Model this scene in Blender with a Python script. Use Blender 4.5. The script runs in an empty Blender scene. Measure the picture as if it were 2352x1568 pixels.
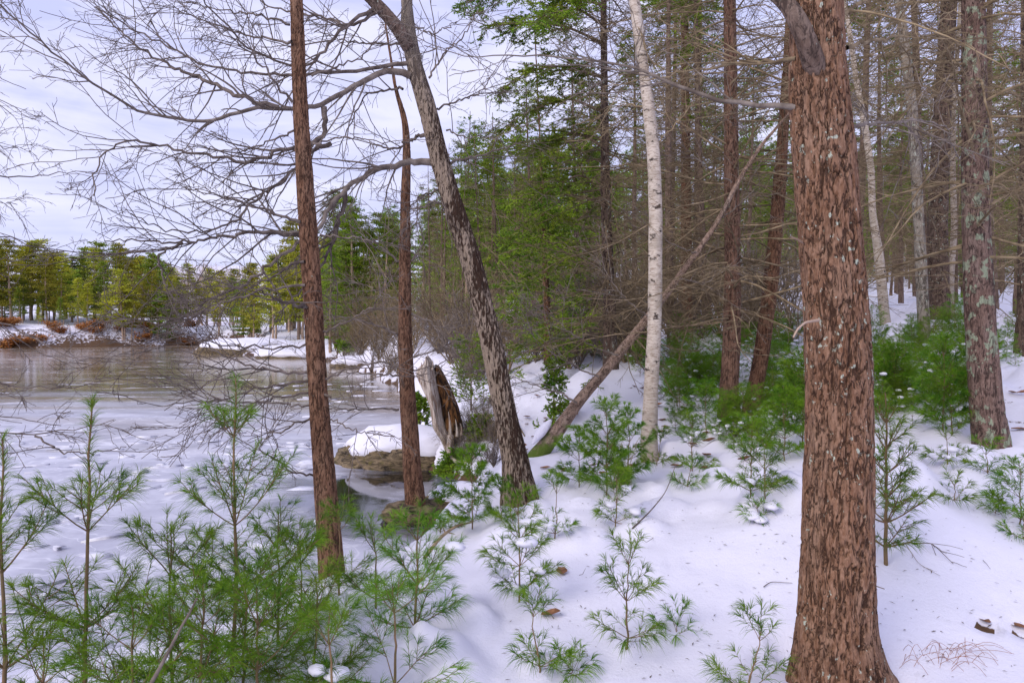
import bpy, math
import numpy as np

# ------------------------------------------------------------------ camera, world, sun
scene = bpy.context.scene
CZ, F, HY = 1.70, 1568.0, 750.0          # eye height; focal length and horizon row in a 2352 x 1568 frame
cam_data = bpy.data.cameras.new('camera')
cam_data.lens = 24.0
cam_data.sensor_width = 36.0
cam_data.shift_y = -34.0 / 2352.0
cam_data.clip_start = 0.05
cam_data.clip_end = 2000.0
cam = bpy.data.objects.new('camera', cam_data)
scene.collection.objects.link(cam)
cam.location = (0, 0, CZ)
cam.rotation_euler = (math.radians(90), 0, 0)
scene.camera = cam

SUN_EL, SUN_AZ = math.radians(36), math.radians(-138)      # azimuth measured from +Y towards +X
world = bpy.data.worlds.new('World')
scene.world = world
world.use_nodes = True
wt = world.node_tree
wt.nodes.clear()
w_out = wt.nodes.new('ShaderNodeOutputWorld')
w_bg = wt.nodes.new('ShaderNodeBackground')
w_bg.inputs['Strength'].default_value = 0.115
w_sky = wt.nodes.new('ShaderNodeTexSky')
w_sky.sky_type = 'NISHITA'
w_sky.sun_disc = False
w_sky.sun_elevation = SUN_EL
w_sky.sun_rotation = SUN_AZ
w_tc = wt.nodes.new('ShaderNodeTexCoord')
w_map = wt.nodes.new('ShaderNodeMapping')
w_map.inputs['Scale'].default_value = (1.2, 1.2, 5.5)
w_map.inputs['Rotation'].default_value = (0.10, 0.18, 0.4)
w_n = wt.nodes.new('ShaderNodeTexNoise')
w_n.inputs['Scale'].default_value = 3.2
w_n.inputs['Detail'].default_value = 7
w_n.inputs['Roughness'].default_value = 0.55
w_n.inputs['Distortion'].default_value = 0.5
w_r = wt.nodes.new('ShaderNodeValToRGB')
w_r.color_ramp.elements[0].position = 0.36
w_r.color_ramp.elements[0].color = (4.2, 4.4, 6.9, 1)
w_r.color_ramp.elements[1].position = 0.62
w_r.color_ramp.elements[1].color = (5.8, 5.8, 7.65, 1)
w_mix = wt.nodes.new('ShaderNodeMixRGB')
w_mix.inputs['Fac'].default_value = 0.93
wt.links.new(w_tc.outputs['Generated'], w_map.inputs['Vector'])
wt.links.new(w_map.outputs['Vector'], w_n.inputs['Vector'])
wt.links.new(w_n.outputs['Fac'], w_r.inputs['Fac'])
wt.links.new(w_sky.outputs['Color'], w_mix.inputs['Color1'])
wt.links.new(w_r.outputs['Color'], w_mix.inputs['Color2'])
wt.links.new(w_mix.outputs['Color'], w_bg.inputs['Color'])
wt.links.new(w_bg.outputs['Background'], w_out.inputs['Surface'])

sun_data = bpy.data.lights.new('sun', 'SUN')
sun_data.energy = 1.5
sun_data.angle = math.radians(30)
sun_data.color = (1.0, 0.92, 0.83)
sun = bpy.data.objects.new('sun', sun_data)
scene.collection.objects.link(sun)
sun.rotation_euler = (math.radians(90) - SUN_EL, 0, -SUN_AZ + math.pi)

scene.view_settings.view_transform = 'Standard'
scene.view_settings.look = 'None'
scene.view_settings.exposure = 0.47
scene.view_settings.gamma = 1.0
scene.cycles.max_bounces = 5
scene.cycles.diffuse_bounces = 3
scene.cycles.glossy_bounces = 2

# ------------------------------------------------------------------ small maths helpers
def px(x, y, d):
    return np.array([(x - 1176.0) / F * d, d, CZ - (y - HY) / F * d])

def unit(v):
    return v / np.maximum(np.linalg.norm(v, axis=-1, keepdims=True), 1e-9)

def _hash(ix, iy, iz):
    n = (ix * 374761393 + iy * 668265263 + iz * 1274126177) & 0xFFFFFFFF
    n = ((n ^ (n >> 13)) * 1274126177) & 0xFFFFFFFF
    n = n ^ (n >> 16)
    return (n & 0xFFFF) / 65535.0

def vnoise(p):
    p = np.asarray(p, float)
    i = np.floor(p).astype(np.int64)
    f = p - i
    u = f * f * (3 - 2 * f)
    r = 0
    for dx in (0, 1):
        wx = u[..., 0] if dx else 1 - u[..., 0]
        for dy in (0, 1):
            wy = u[..., 1] if dy else 1 - u[..., 1]
            for dz in (0, 1):
                wz = u[..., 2] if dz else 1 - u[..., 2]
                r = r + wx * wy * wz * _hash(i[..., 0] + dx, i[..., 1] + dy, i[..., 2] + dz)
    return r

def fbm(p, octv=4):
    a, s, t = 0.5, 0.0, 0.0
    p = np.asarray(p, float)
    for k in range(octv):
        s = s + a * vnoise(p + 17.3 * k)
        t += a
        a *= 0.5
        p = p * 2.03
    return s / t

def sstep(a, b, x):
    t = np.clip((x - a) / (b - a), 0, 1)
    return t * t * (3 - 2 * t)

# ------------------------------------------------------------------ mesh builder
class MB:
    def __init__(self):
        self.V, self.Q, self.T, self.n = [], [], [], 0
    def add(self, V, Q=None, T=None):
        V = np.asarray(V, float).reshape(-1, 3)
        if Q is not None and len(Q):
            self.Q.append(np.asarray(Q, np.int64) + self.n)
        if T is not None and len(T):
            self.T.append(np.asarray(T, np.int64) + self.n)
        self.V.append(V)
        self.n += len(V)
        return self
    def tubes(self, P, R, k=3):
        P = np.asarray(P, float); R = np.asarray(R, float)
        if P.ndim == 2:
            P = P[None]; R = R[None]
        m, n, _ = P.shape
        if m == 0:
            return self
        T = unit(np.gradient(P, axis=1))
        mt = np.abs(T).mean(axis=1)
        ref = np.eye(3)[np.argmin(mt, axis=1)][:, None, :]
        U = unit(np.cross(T, np.broadcast_to(ref, T.shape)))
        W = np.cross(T, U)
        a = np.arange(k) / k * 2 * np.pi
        ring = (P[:, :, None, :] + R[:, :, None, None] *
                (np.cos(a)[None, None, :, None] * U[:, :, None, :] + np.sin(a)[None, None, :, None] * W[:, :, None, :]))
        i = np.arange(m)[:, None, None] * n * k
        j = np.arange(n - 1)[None, :, None] * k
        s = np.arange(k)[None, None, :]
        s2 = (s + 1) % k
        Q = np.stack([i + j + s, i + j + s2, i + j + s2 + k, i + j + s + k], -1).reshape(-1, 4)
        return self.add(ring, Q)
    def leaves(self, B, D, L, Wd, flat=0.6, rg=None):
        N = len(B)
        if N == 0:
            return self
        D = unit(D)
        up = np.array([0, 0, 1.0]) * flat + rg.normal(0, 1, (N, 3)) * (1 - flat)
        S = unit(np.cross(D, up))
        L = np.broadcast_to(L, (N,))[:, None]; Wd = np.broadcast_to(Wd, (N,))[:, None]
        nrm = np.cross(S, D)
        V = np.stack([B, B + D * L * .5 + S * Wd * .5 + nrm * L * .06, B + D * L, B + D * L * .5 - S * Wd * .5 + nrm * L * .06], 1)
        return self.add(V, np.arange(N * 4).reshape(N, 4))
    def needles(self, B, D, L, Wd, droop, rg, simple=False):
        N = len(B)
        if N == 0:
            return self
        D = unit(D)
        S = unit(np.cross(D, rg.normal(0, 1, (N, 3)))) * (Wd * .5)
        L = np.broadcast_to(L, (N,))[:, None]
        g = np.array([0, 0, -1.0])
        tip = B + D * L + g * (droop * L)
        if simple:
            V = np.stack([B - S, B + S, tip], 1)
            return self.add(V, None, np.arange(N * 3).reshape(N, 3))
        mid = B + D * L * .5 + g * (droop * L * .2)
        V = np.stack([B - S, B + S, mid + S, mid - S, tip], 1)
        o = np.arange(N)[:, None] * 5
        return self.add(V, o + np.array([[0, 1, 2, 3]]), o + np.array([[3, 2, 4]]))
    def blob(self, c, r, sq=(1, 1, .5), seed=0, amp=.35, nu=12, nv=8):
        th = np.linspace(0, np.pi, nv)[:, None]; ph = (np.arange(nu) / nu * 2 * np.pi)[None, :]
        d = np.stack([np.sin(th) * np.cos(ph), np.sin(th) * np.sin(ph), np.cos(th) + 0 * ph], -1).reshape(-1, 3)
        k = 1 + amp * (fbm(d * 1.7 + seed * 7.7 + 40, 3) - .5) * 2
        V = np.asarray(c) + d * k[:, None] * r * np.array(sq)
        i = np.arange(nv - 1)[:, None] * nu; j = np.arange(nu)[None, :]; j2 = (j + 1) % nu
        Q = np.stack([i + j, i + nu + j, i + nu + j2, i + j2], -1).reshape(-1, 4)
        return self.add(V, Q)
    def mesh(self, name, mat, origin=(0, 0, 0), smooth=True):
        V = np.concatenate(self.V) - np.asarray(origin, float) if self.V else np.zeros((0, 3))
        Q = np.concatenate(self.Q) if self.Q else np.zeros((0, 4), np.int64)
        T = np.concatenate(self.T) if self.T else np.zeros((0, 3), np.int64)
        me = bpy.data.meshes.new(name)
        me.vertices.add(len(V))
        me.vertices.foreach_set('co', V.astype(np.float32).ravel())
        li = np.concatenate([Q.ravel(), T.ravel()]).astype(np.int32)
        me.loops.add(len(li))
        me.loops.foreach_set('vertex_index', li)
        me.polygons.add(len(Q) + len(T))
        st = np.concatenate([np.arange(len(Q)) * 4, len(Q) * 4 + np.arange(len(T)) * 3]).astype(np.int32)
        me.polygons.foreach_set('loop_start', st)
        if smooth:
            me.polygons.foreach_set('use_smooth', np.ones(len(Q) + len(T), bool))
        me.update(calc_edges=True)
        me.materials.append(mat)
        if getattr(self, 'attr', None) is not None:
            me.attributes.new('furrow', 'FLOAT', 'POINT').data.foreach_set('value', self.attr.astype(np.float32))
        return me
    def build(self, name, mat, parent=None, smooth=True, origin=None, mats=None):
        if origin is None:
            origin = np.array(parent['o']) if parent is not None and 'o' in parent else (0, 0, 0)
        o = bpy.data.objects.new(name, self.mesh(name, mat, origin, smooth))
        scene.collection.objects.link(o)
        if parent is not None:
            o.parent = parent
        else:
            o.location = tuple(origin)
        return o

def tag(o, label=None, cat=None, group=None, kind=None):
    if label: o['label'] = label
    if cat: o['category'] = cat
    if group: o['group'] = group
    if kind: o['kind'] = kind
    return o

def thing(name, loc, label, cat, group=None):
    o = bpy.data.objects.new(name, None)
    o.empty_display_size = 0.1
    scene.collection.objects.link(o)
    o.location = tuple(float(v) for v in loc)
    o['o'] = [float(v) for v in loc]
    return tag(o, label, cat, group)

def copy_thing(root, loc, rz, sc, label=None, group=None, tilt=(0, 0)):
    r = root.copy()
    scene.collection.objects.link(r)
    r.location = tuple(float(v) for v in loc)
    r.rotation_euler = (tilt[0], tilt[1], rz)
    r.scale = (sc, sc, sc)
    if label: r['label'] = label
    if group: r['group'] = group
    for c in list(root.children):
        d = c.copy()
        scene.collection.objects.link(d)
        d.parent = r
    return r

# ------------------------------------------------------------------ materials
def lin(r, g, b):
    f = lambda c: (c / 255 / 12.92) if c / 255 <= .04045 else ((c / 255 + .055) / 1.055) ** 2.4
    return (f(r), f(g), f(b), 1)

class NT:
    def __init__(self, name):
        self.m = bpy.data.materials.new(name)
        self.m.use_nodes = True
        self.t = self.m.node_tree
        self.b = self.t.nodes['Principled BSDF']
        self.b.inputs['Specular IOR Level'].default_value = 0.25
    def n(self, ty, **kw):
        nd = self.t.nodes.new('ShaderNode' + ty)
        for k, v in kw.items():
            if hasattr(nd, k) and not k[0].isupper():
                setattr(nd, k, v)
            else:
                nd.inputs[k.replace('_', ' ')].default_value = v
        return nd
    def l(self, a, b):
        self.t.links.new(a, b)
    def val(self, x, sock):
        if hasattr(x, 'links') or hasattr(x, 'is_output'):
            self.l(x, sock)
        else:
            sock.default_value = x
    def obj(self, scale=(1, 1, 1), src='Object', rot=(0, 0, 0)):
        tc = self.n('TexCoord'); mp = self.n('Mapping', Scale=scale, Rotation=rot)
        self.l(tc.outputs[src], mp.inputs['Vector'])
        return mp.outputs['Vector']
    def noise(self, vec, scale=1, detail=4, rough=.55, dist=0.0):
        nd = self.n('TexNoise', Scale=scale, Detail=detail, Roughness=rough, Distortion=dist)
        self.l(vec, nd.inputs['Vector'])
        return nd.outputs['Fac']
    def step(self, x, a, b):
        nd = self.n('MapRange', interpolation_type='SMOOTHSTEP')
        self.val(x, nd.inputs['Value'])
        nd.inputs['From Min'].default_value = a; nd.inputs['From Max'].default_value = b
        return nd.outputs['Result']
    def math(self, op, a, b=0.0):
        nd = self.n('Math', operation=op)
        self.val(a, nd.inputs[0]); self.val(b, nd.inputs[1])
        return nd.outputs[0]
    def mix(self, f, a, b):
        nd = self.n('MixRGB')
        self.val(f, nd.inputs['Fac']); self.val(a, nd.inputs['Color1']); self.val(b, nd.inputs['Color2'])
        return nd.outputs['Color']
    def bump(self, h, strength=.5, dist=.01):
        nd = self.n('Bump', Strength=strength, Distance=dist)
        self.l(h, nd.inputs['Height'])
        self.l(nd.outputs['Normal'], self.b.inputs['Normal'])
    def done(self, col, rough=.9):
        self.val(col, self.b.inputs['Base Color'])
        self.val(rough, self.b.inputs['Roughness'])
        return self.m

def bark(name, plate, plate2, crack, lichen=(.32, .36, .30, 1), sc=(30, 30, 9), lich=.62, lsc=26, moss=None, bmp=.012, fur=.8):
    """plated bark: furrows follow the modelled relief (attribute 'furrow'), flakes and lichen vary over the plates"""
    t = NT(name)
    at_ = t.n('Attribute', attribute_name='furrow')
    mid = t.noise(t.obj(sc), 1, 5, .62, .5)
    fine = t.noise(t.obj((sc[0] * 2.6, sc[1] * 2.6, sc[2] * 2.2)), 1, 5, .7, .3)
    big = t.noise(t.obj((1, 1, .5)), 3.2, 4)
    pv = t.mix(t.step(t.math('ADD', t.math('MULTIPLY', mid, .6), t.math('MULTIPLY', fine, .4)), .36, .66), plate, plate2)
    pv = t.mix(t.math('MULTIPLY', t.step(big, .42, .72), .35), pv, (plate[0] * .62, plate[1] * .55, plate[2] * .5, 1))
    gr = t.noise(t.obj((2, 2, .6)), 3, 3)
    pv = t.mix(t.math('MULTIPLY', t.step(gr, .48, .68), .45), pv, (plate2[0] * .92, plate2[1] * 1.02, plate2[2] * 1.08, 1))
    e = t.math('ADD', t.math('MULTIPLY', at_.outputs['Fac'], fur), t.math('MULTIPLY', t.step(t.math('ADD', t.math('MULTIPLY', mid, .5), t.math('MULTIPLY', fine, .5)), .45, .33), .75))
    def line(v, sc_, w):
        n_ = t.noise(v, 1, 4, .55, .7)
        return t.math('SUBTRACT', 1.0, t.step(t.math('ABSOLUTE', t.math('SUBTRACT', n_, .5)), 0.0, w))
    f1 = line(t.obj((sc[0] * .40, sc[1] * .40, sc[2] * .22)), 0, .030)
    f2 = line(t.obj((sc[0] * .85, sc[1] * .85, sc[2] * .75)), 0, .05)
    kn = t.n('TexVoronoi', feature='F1', Scale=1.0)
    t.l(t.obj((5.5, 5.5, 3.0)), kn.inputs['Vector'])
    knot = t.math('MULTIPLY', t.step(t.math('ADD', kn.outputs['Distance'], t.math('MULTIPLY', fine, .12)), .15, .08), .9)
    e = t.math('ADD', t.math('MULTIPLY', e, .30), t.math('ADD', t.math('MULTIPLY', at_.outputs['Fac'], .45), t.math('ADD', f1, t.math('MULTIPLY', f2, .55))))
    e = t.math('ADD', e, knot)
    e = t.step(e, .22, 1.05)
    tone = t.noise(t.obj((sc[0] * .5, sc[1] * .5, sc[2] * .6)), 1, 6, .75, .4)
    pv = t.mix(t.math('MULTIPLY', t.step(tone, .54, .36), .5), pv, (plate[0] * .45, plate[1] * .42, plate[2] * .42, 1))
    c = t.mix(t.math('MULTIPLY', e, .82), pv, crack)
    if lich < 1:
        ln = t.noise(t.obj((1, 1, .8)), lsc, 4, .6)
        zone = t.noise(t.obj(), 2.2, 3)
        lf = t.step(t.math('ADD', ln, t.math('MULTIPLY', t.math('SUBTRACT', zone, .5), .35)), lich, lich + .045)
        lf = t.math('MULTIPLY', lf, t.math('SUBTRACT', 1.0, t.math('MULTIPLY', e, .7)))
        c = t.mix(lf, c, t.mix(fine, lichen, (lichen[0] * 1.5, lichen[1] * 1.5, lichen[2] * 1.4, 1)))
    if moss:
        tc = t.n('TexCoord'); sz = t.n('SeparateXYZ'); t.l(tc.outputs['Object'], sz.inputs[0])
        mf = t.step(t.math('SUBTRACT', t.math('MULTIPLY', t.noise(t.obj(), 9, 4), .9), sz.outputs['Z']), moss[0], moss[1])
        c = t.mix(mf, c, t.mix(fine, (.045, .085, .012, 1), (.14, .19, .03, 1)))
    h = t.math('SUBTRACT', t.math('ADD', t.math('MULTIPLY', fine, .6), t.math('MULTIPLY', mid, .5)), t.math('MULTIPLY', e, .5))
    t.bump(h, .8, bmp)
    return t.done(c, .93)

def plain(name, c1, c2, scale=(30, 30, 30), rough=.85, rand=0.25, spec=.2):
    t = NT(name)
    nz = t.noise(t.obj(scale), 1, 4)
    c = t.mix(t.step(nz, .3, .7), c1, c2)
    if rand:
        oi = t.n('ObjectInfo')
        hv = t.n('HueSaturation')
        t.l(t.math('ADD', t.math('MULTIPLY', oi.outputs['Random'], rand * 2), 1 - rand), hv.inputs['Value'])
        t.l(c, hv.inputs['Color'])
        c = hv.outputs['Color']
    t.b.inputs['Specular IOR Level'].default_value = spec
    return t.done(c, rough)

M = {}
M['bark_big'] = bark('red_brown_plated_bark', (.18, .086, .045, 1), (.345, .205, .132, 1), (0.0260, 0.0118, 0.0076, 1), sc=(52, 52, 17), lich=.635, lsc=30, lichen=(.34, .37, .31, 1), bmp=.010)
M['bark_red'] = bark('red_brown_bark', (.155, .073, .040, 1), (.30, .168, .102, 1), (0.0273, 0.0118, 0.0067, 1), sc=(55, 55, 15), lich=.72, lsc=34)
M['bark_moss'] = bark('brown_bark_mossy_base', (.165, .083, .052, 1), (.29, .175, .12, 1), (0.0252, 0.0134, 0.0092, 1), sc=(55, 55, 15), lich=.66, lsc=34, moss=(.0, .35))
M['bark_lichen'] = bark('grey_lichen_bark', (.15, .09, .068, 1), (.28, .19, .15, 1), (0.0252, 0.0151, 0.0118, 1), sc=(50, 50, 15), lich=.55, lsc=13, lichen=(.22, .25, .175, 1))
M['bark_dark'] = bark('dark_brown_bark', (.11, .07, .05, 1), (.20, .14, .105, 1), (0.0210, 0.0126, 0.0097, 1), sc=(36, 36, 12), lich=.62, lsc=24)
M['bark_grey'] = bark('smooth_grey_bark', (.25, .21, .165, 1), (.37, .325, .265, 1), (0.0630, 0.0504, 0.0378, 1), sc=(20, 20, 9), lich=.62, lsc=22, bmp=.004)
M['bark_limb'] = bark('brown_grey_limb_bark', (.13, .085, .062, 1), (.23, .165, .13, 1), (0.0378, 0.0252, 0.0202, 1), sc=(34, 34, 16), lich=.66, lsc=26, bmp=.005)
M['bark_far'] = bark('weathered_forest_bark', (.15, .098, .07, 1), (.26, .185, .14, 1), (0.0252, 0.0160, 0.0118, 1), sc=(22, 22, 6), lich=.70, lsc=14, bmp=.01)
M['log_bark'] = bark('fallen_log_bark', (.27, .175, .12, 1), (.44, .325, .25, 1), (0.0420, 0.0244, 0.0176, 1), sc=(45, 45, 45), lich=.74, lsc=26, moss=(.10, .38), bmp=.006)

t = NT('mottled_pale_and_dark_bark')
n1 = t.noise(t.obj((58, 58, 13)), 1, 5, .62, .5)
n2 = t.noise(t.obj((1, 1, .35)), 6, 4)
n3 = t.noise(t.obj((80, 80, 30)), 1, 3)
tn = t.n('TexCoord'); sn = t.n('SeparateXYZ'); t.l(tn.outputs['Normal'], sn.inputs[0])
f = t.step(t.math('SUBTRACT', t.math('ADD', n1, t.math('MULTIPLY', t.math('SUBTRACT', n2, .5), .5)), t.math('MULTIPLY', sn.outputs['X'], .06)), .44, .55)
c = t.mix(f, t.mix(n3, (.014, .008, .005, 1), (.075, .040, .024, 1)), t.mix(n3, (.20, .145, .10, 1), (.40, .315, .24, 1)))
tc = t.n('TexCoord'); sz = t.n('SeparateXYZ'); t.l(tc.outputs['Object'], sz.inputs[0])
up = t.step(sz.outputs['Z'], 3.3, 4.6)
c = t.mix(t.math('MULTIPLY', up, .75), c, t.mix(n1, (.17, .14, .11, 1), (.33, .28, .235, 1)))
mo = t.step(t.math('SUBTRACT', t.math('MULTIPLY', t.noise(t.obj(), 10, 4), .7), sz.outputs["Z"]), .34, .56)
c = t.mix(mo, c, (.10, .115, .025, 1))
t.bump(t.math('ADD', f, n3), .9, .012)
M['bark_mottled'] = t.done(c, .92)

t = NT('white_birch_bark')
n1 = t.noise(t.obj((16, 16, 60)), 1, 6, .7, .3)
n2 = t.noise(t.obj((2.5, 2.5, 5)), 1, 4, .6)
n3 = t.noise(t.obj((9, 9, 16)), 1, 4, .6)
c = t.mix(t.step(n1, .34, .56), (.30, .22, .16, 1), (.62, .54, .445, 1))
c = t.mix(t.math('MULTIPLY', t.step(n2, .42, .66), .7), c, t.mix(n1, (.22, .175, .13, 1), (.46, .385, .30, 1)))
c = t.mix(t.step(n3, .585, .68), c, (.06, .045, .035, 1))
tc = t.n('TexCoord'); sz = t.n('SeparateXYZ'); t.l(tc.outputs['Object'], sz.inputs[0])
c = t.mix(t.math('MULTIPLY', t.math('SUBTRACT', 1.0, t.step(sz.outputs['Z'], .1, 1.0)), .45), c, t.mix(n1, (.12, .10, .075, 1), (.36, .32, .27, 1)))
t.bump(n1, .5, .006)
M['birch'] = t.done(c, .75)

M['twig_dark'] = plain('dark_grey_twig', (.08, .06, .05, 1), (.21, .17, .145, 1), (14, 14, 14), rand=.12)
M['twig_grey'] = plain('grey_limb_bark', (.105, .08, .065, 1), (.27, .225, .19, 1), (10, 10, 10), rand=.1)
M['twig_brown'] = plain('brown_dead_twig', (.125, .088, .05, 1), (.315, .24, .145, 1), (9, 9, 9), rand=.2)
M['twig_tan'] = plain('tan_bare_twig', (.34, .24, .17, 1), (.52, .39, .30, 1), (2, 2, 2), rand=.15)
M['stem_pine'] = plain('young_pine_stem', (.13, .10, .045, 1), (.24, .15, .085, 1), (30, 30, 12), rand=.15)

def needle_mat(name, c1, c2, scale, rand=.13, trans=.25):
    t = NT(name)
    nz = t.noise(t.obj((scale, scale, scale)), 1, 3)
    nz2 = t.noise(t.obj((scale * 9, scale * 9, scale * 9)), 1, 2)
    c = t.mix(t.step(t.math('ADD', t.math('MULTIPLY', nz, .6), t.math('MULTIPLY', nz2, .4)), .36, .64), c1, c2)
    oi = t.n('ObjectInfo'); hv = t.n('HueSaturation')
    t.l(t.math('ADD', t.math('MULTIPLY', oi.outputs['Random'], rand * 2), 1 - rand), hv.inputs['Value'])
    hm = t.math('ADD', t.math('MULTIPLY', oi.outputs['Random'], .03), .485)
    t.l(hm, hv.inputs['Hue'])
    t.l(c, hv.inputs['Color'])
    t.b.inputs['Specular IOR Level'].default_value = .15
    tr = t.n('BsdfTranslucent'); mx = t.n('MixShader', Fac=trans)
    t.l(hv.outputs['Color'], tr.inputs['Color'])
    out = [x for x in t.t.nodes if x.type == 'OUTPUT_MATERIAL'][0]
    t.l(t.b.outputs[0], mx.inputs[1]); t.l(tr.outputs[0], mx.inputs[2]); t.l(mx.outputs[0], out.inputs['Surface'])
    return t.done(hv.outputs['Color'], .5)
M['needle'] = needle_mat('white_pine_needles', (.050, .145, .010, 1), (.205, .345, .020, 1), 4)
M['needle_bright'] = needle_mat('bright_seedling_needles', (.070, .190, .014, 1), (.245, .400, .028, 1), 4, .13, .35)
M['needle_hem'] = needle_mat('hemlock_needles', (.08, .18, .014, 1), (.31, .41, .028, 1), 2.2, .3)
M['needle_far'] = needle_mat('sun_tinted_pine_needles', (.25, .29, .03, 1), (.54, .49, .05, 1), .5, .4)  # warm sunlight on the far shore put into the yellowish needle colour
M['needle_farg'] = needle_mat('deep_green_pine_needles', (.11, .20, .028, 1), (.33, .41, .045, 1), .5, .4)

t = NT('snow')
at = t.n('Attribute', attribute_name='litter')
nA = t.noise(t.obj((1, 1, 1)), 3.2, 6, .62)
nB = t.noise(t.obj((1, 1, 1)), 22, 4, .6)
lf = t.step(t.math('ADD', t.math('ADD', at.outputs['Fac'], t.math('MULTIPLY', t.math('SUBTRACT', nA, .5), 1.2)), t.math('MULTIPLY', t.math('SUBTRACT', nB, .5), .5)), .48, .60)
mud = t.mix(nB, (.035, .022, .014, 1), (.17, .095, .05, 1))
c = t.mix(lf, t.mix(nA, (.755, .745, .845, 1), (.80, .79, .88, 1)), mud)
t.bump(t.math('ADD', t.math('MULTIPLY', nA, .8), t.math('MULTIPLY', t.noise(t.obj(), 60, 5, .7), .22)), .55, .05)
M['snow'] = t.done(c, .75)
M['snow_cap'] = plain('clinging_snow', (.755, .745, .845, 1), (.80, .79, .88, 1), (6, 6, 6), .8, 0)

# ------------------------------------------------------------------ terrain
ZW = -0.55
SHORE = np.array([(-90, -6), (-30, 1.5), (-12, 3.2), (-6, 3.9), (-3.4, 4.55), (-2.3, 5.0), (-1.75, 5.25), (-1.45, 5.7), (-1.25, 6.5), (-1.15, 7.3),
                  (-0.85, 7.9), (-0.72, 8.8), (-0.78, 9.8), (-1.0, 10.5), (-1.7, 10.9), (-2.5, 11.2), (-2.5, 12.0), (-2.0, 13.2), (-2.1, 16.8),
                  (-3.5, 23), (-6.6, 33), (-11, 43), (-14, 47), (-17, 50), (-21, 53), (-24, 56), (-25.5, 60), (-27, 70), (-31, 80), (-37, 82),
                  (-44, 76), (-52, 72), (-62, 70), (-90, 66), (-160, 60), (-160, -6)], float)

def shore_sd(x, y):
    """signed distance to the lake outline: positive on land"""
    p = np.stack([x, y], -1)
    a = SHORE; b = np.roll(SHORE, -1, 0)
    dmin = np.full(x.shape, 1e9); ins = np.zeros(x.shape, bool)
    for i in range(len(a)):
        e = b[i] - a[i]; w = p - a[i]
        tt = np.clip((w @ e) / (e @ e), 0, 1)
        dmin = np.minimum(dmin, np.linalg.norm(w - tt[..., None] * e, axis=-1))
        c = ((a[i][1] > y) != (b[i][1] > y)) & (x < (b[i][0] - a[i][0]) * (y - a[i][1]) / (b[i][1] - a[i][1] + 1e-12) + a[i][0])
        ins ^= c
    return np.where(ins, -dmin, dmin)

CTRL = [(1930, 1555, 3.3), (1200, 1568, 3.25), (2352, 1568, 3.25), (1500, 1400, 4.0), (2352, 1350, 4.3), (2330, 1180, 5.1), (2100, 1150, 4.9),
        (1195, 1130, 6.6), (1490, 1050, 7.8), (1680, 965, 8.6), (1727, 945, 9.0), (2275, 1022, 6.3), (1240, 1040, 8.6), (1600, 1150, 5.9),
        (2125, 808, 11.6), (2165, 745, 14), (2032, 745, 13), (2340, 870, 9.0), (1230, 905, 11.8), (1400, 850, 13.0), (1480, 830, 13.5),
        (1050, 1090, 9.2), (1000, 1010, 11.0), (1560, 780, 19), (1720, 735, 20), (1100, 850, 18), (1000, 800, 24), (1040, 750, 38), (850, 790, 46),
        (1300, 760, 27), (1700, 692, 34), (2000, 690, 34), (2352, 690, 30), (2352, 640, 60), (1600, 650, 80), (1100, 700, 85), (800, 752, 75),
        (700, 776, 66), (600, 787, 62), (450, 760, 105), (500, 640, 260), (250, 730, 92), (250, 650, 180), (20, 735, 82), (-200, 700, 100), (20, 640, 170), (1200, 560, 260), (2000, 560, 260)]
_c = np.array([px(*q) for q in CTRL])
_c = np.vstack([_c, [[-2.2, 4.4, -.33], [-4, 3.4, -.33], [-1.2, 4.6, -.12], [-.7, 6.2, -.12], [-2.5, 2.6, -.2], [-12, 1.5, -.2], [0, 1, .05], [3, 1, .1], [8, 2, .5], [-1, -4, .1], [6, -5, .4], [-8, -5, -.1],
                      [12, 5, 1.3], [25, 10, 2.6], [60, 20, 4.5], [-.55, 8.2, -.15], [-2.0, 11.6, -.22], [-2.4, 13, -.25]]])
_r = lambda a, b: np.sqrt(((a[:, None, :2] - b[None, :, :2]) ** 2).sum(-1) + .8 ** 2)
_A = _r(_c, _c) + np.eye(len(_c)) * -0.02
_w = np.linalg.solve(_A, _c[:, 2])

def ground_z(x, y, detail=True):
    x = np.asarray(x, float); y = np.asarray(y, float)
    sh = x.shape
    q = np.stack([x.ravel(), y.ravel()], -1)
    z = np.zeros(len(q))
    for i in range(0, len(q), 20000):
        z[i:i + 20000] = _r(q[i:i + 20000], _c) @ _w
    z = z.reshape(sh)
    sd = shore_sd(x, y)
    r = np.hypot(x, y)
    bw = np.clip(.35 + r * .03, .4, 2.5)
    z = np.maximum(z, ZW + .16)
    wob = (fbm(np.stack([x * .9, y * .9, 0 * x], -1), 3) - .5) * np.clip(r * .12, .3, 2.0)
    z = ZW - .35 + (z - ZW + .35) * sstep(-.35, 1.0, (sd + wob) / bw)
    if detail:
        z = z + (fbm(np.stack([x * .8, y * .8, 0 * x + 3], -1), 4) - .5) * .16 * sstep(3, 7, r) * sstep(0, .6, sd)
        z = z + (fbm(np.stack([x * 2.2, y * 2.2, 0 * x + 9], -1), 4) - .5) * .07
        lum = fbm(np.stack([x * 1.6, y * 1.6, 0 * x + 21], -1), 3)
        z = z + np.maximum(lum - .52, 0) * .9 * sstep(7.5, 10, r) * sstep(.5, 1.5, sd) * (x > -.2)
        for (cx, cy, rad, dep) in HOLES:
            dd = np.hypot((x - cx), (y - cy))
            z = z - dep * np.exp(-(dd / rad) ** 4) + dep * .12 * np.exp(-((dd - rad * 1.35) / (rad * .4)) ** 2)
    return z
HOLES = []

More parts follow.
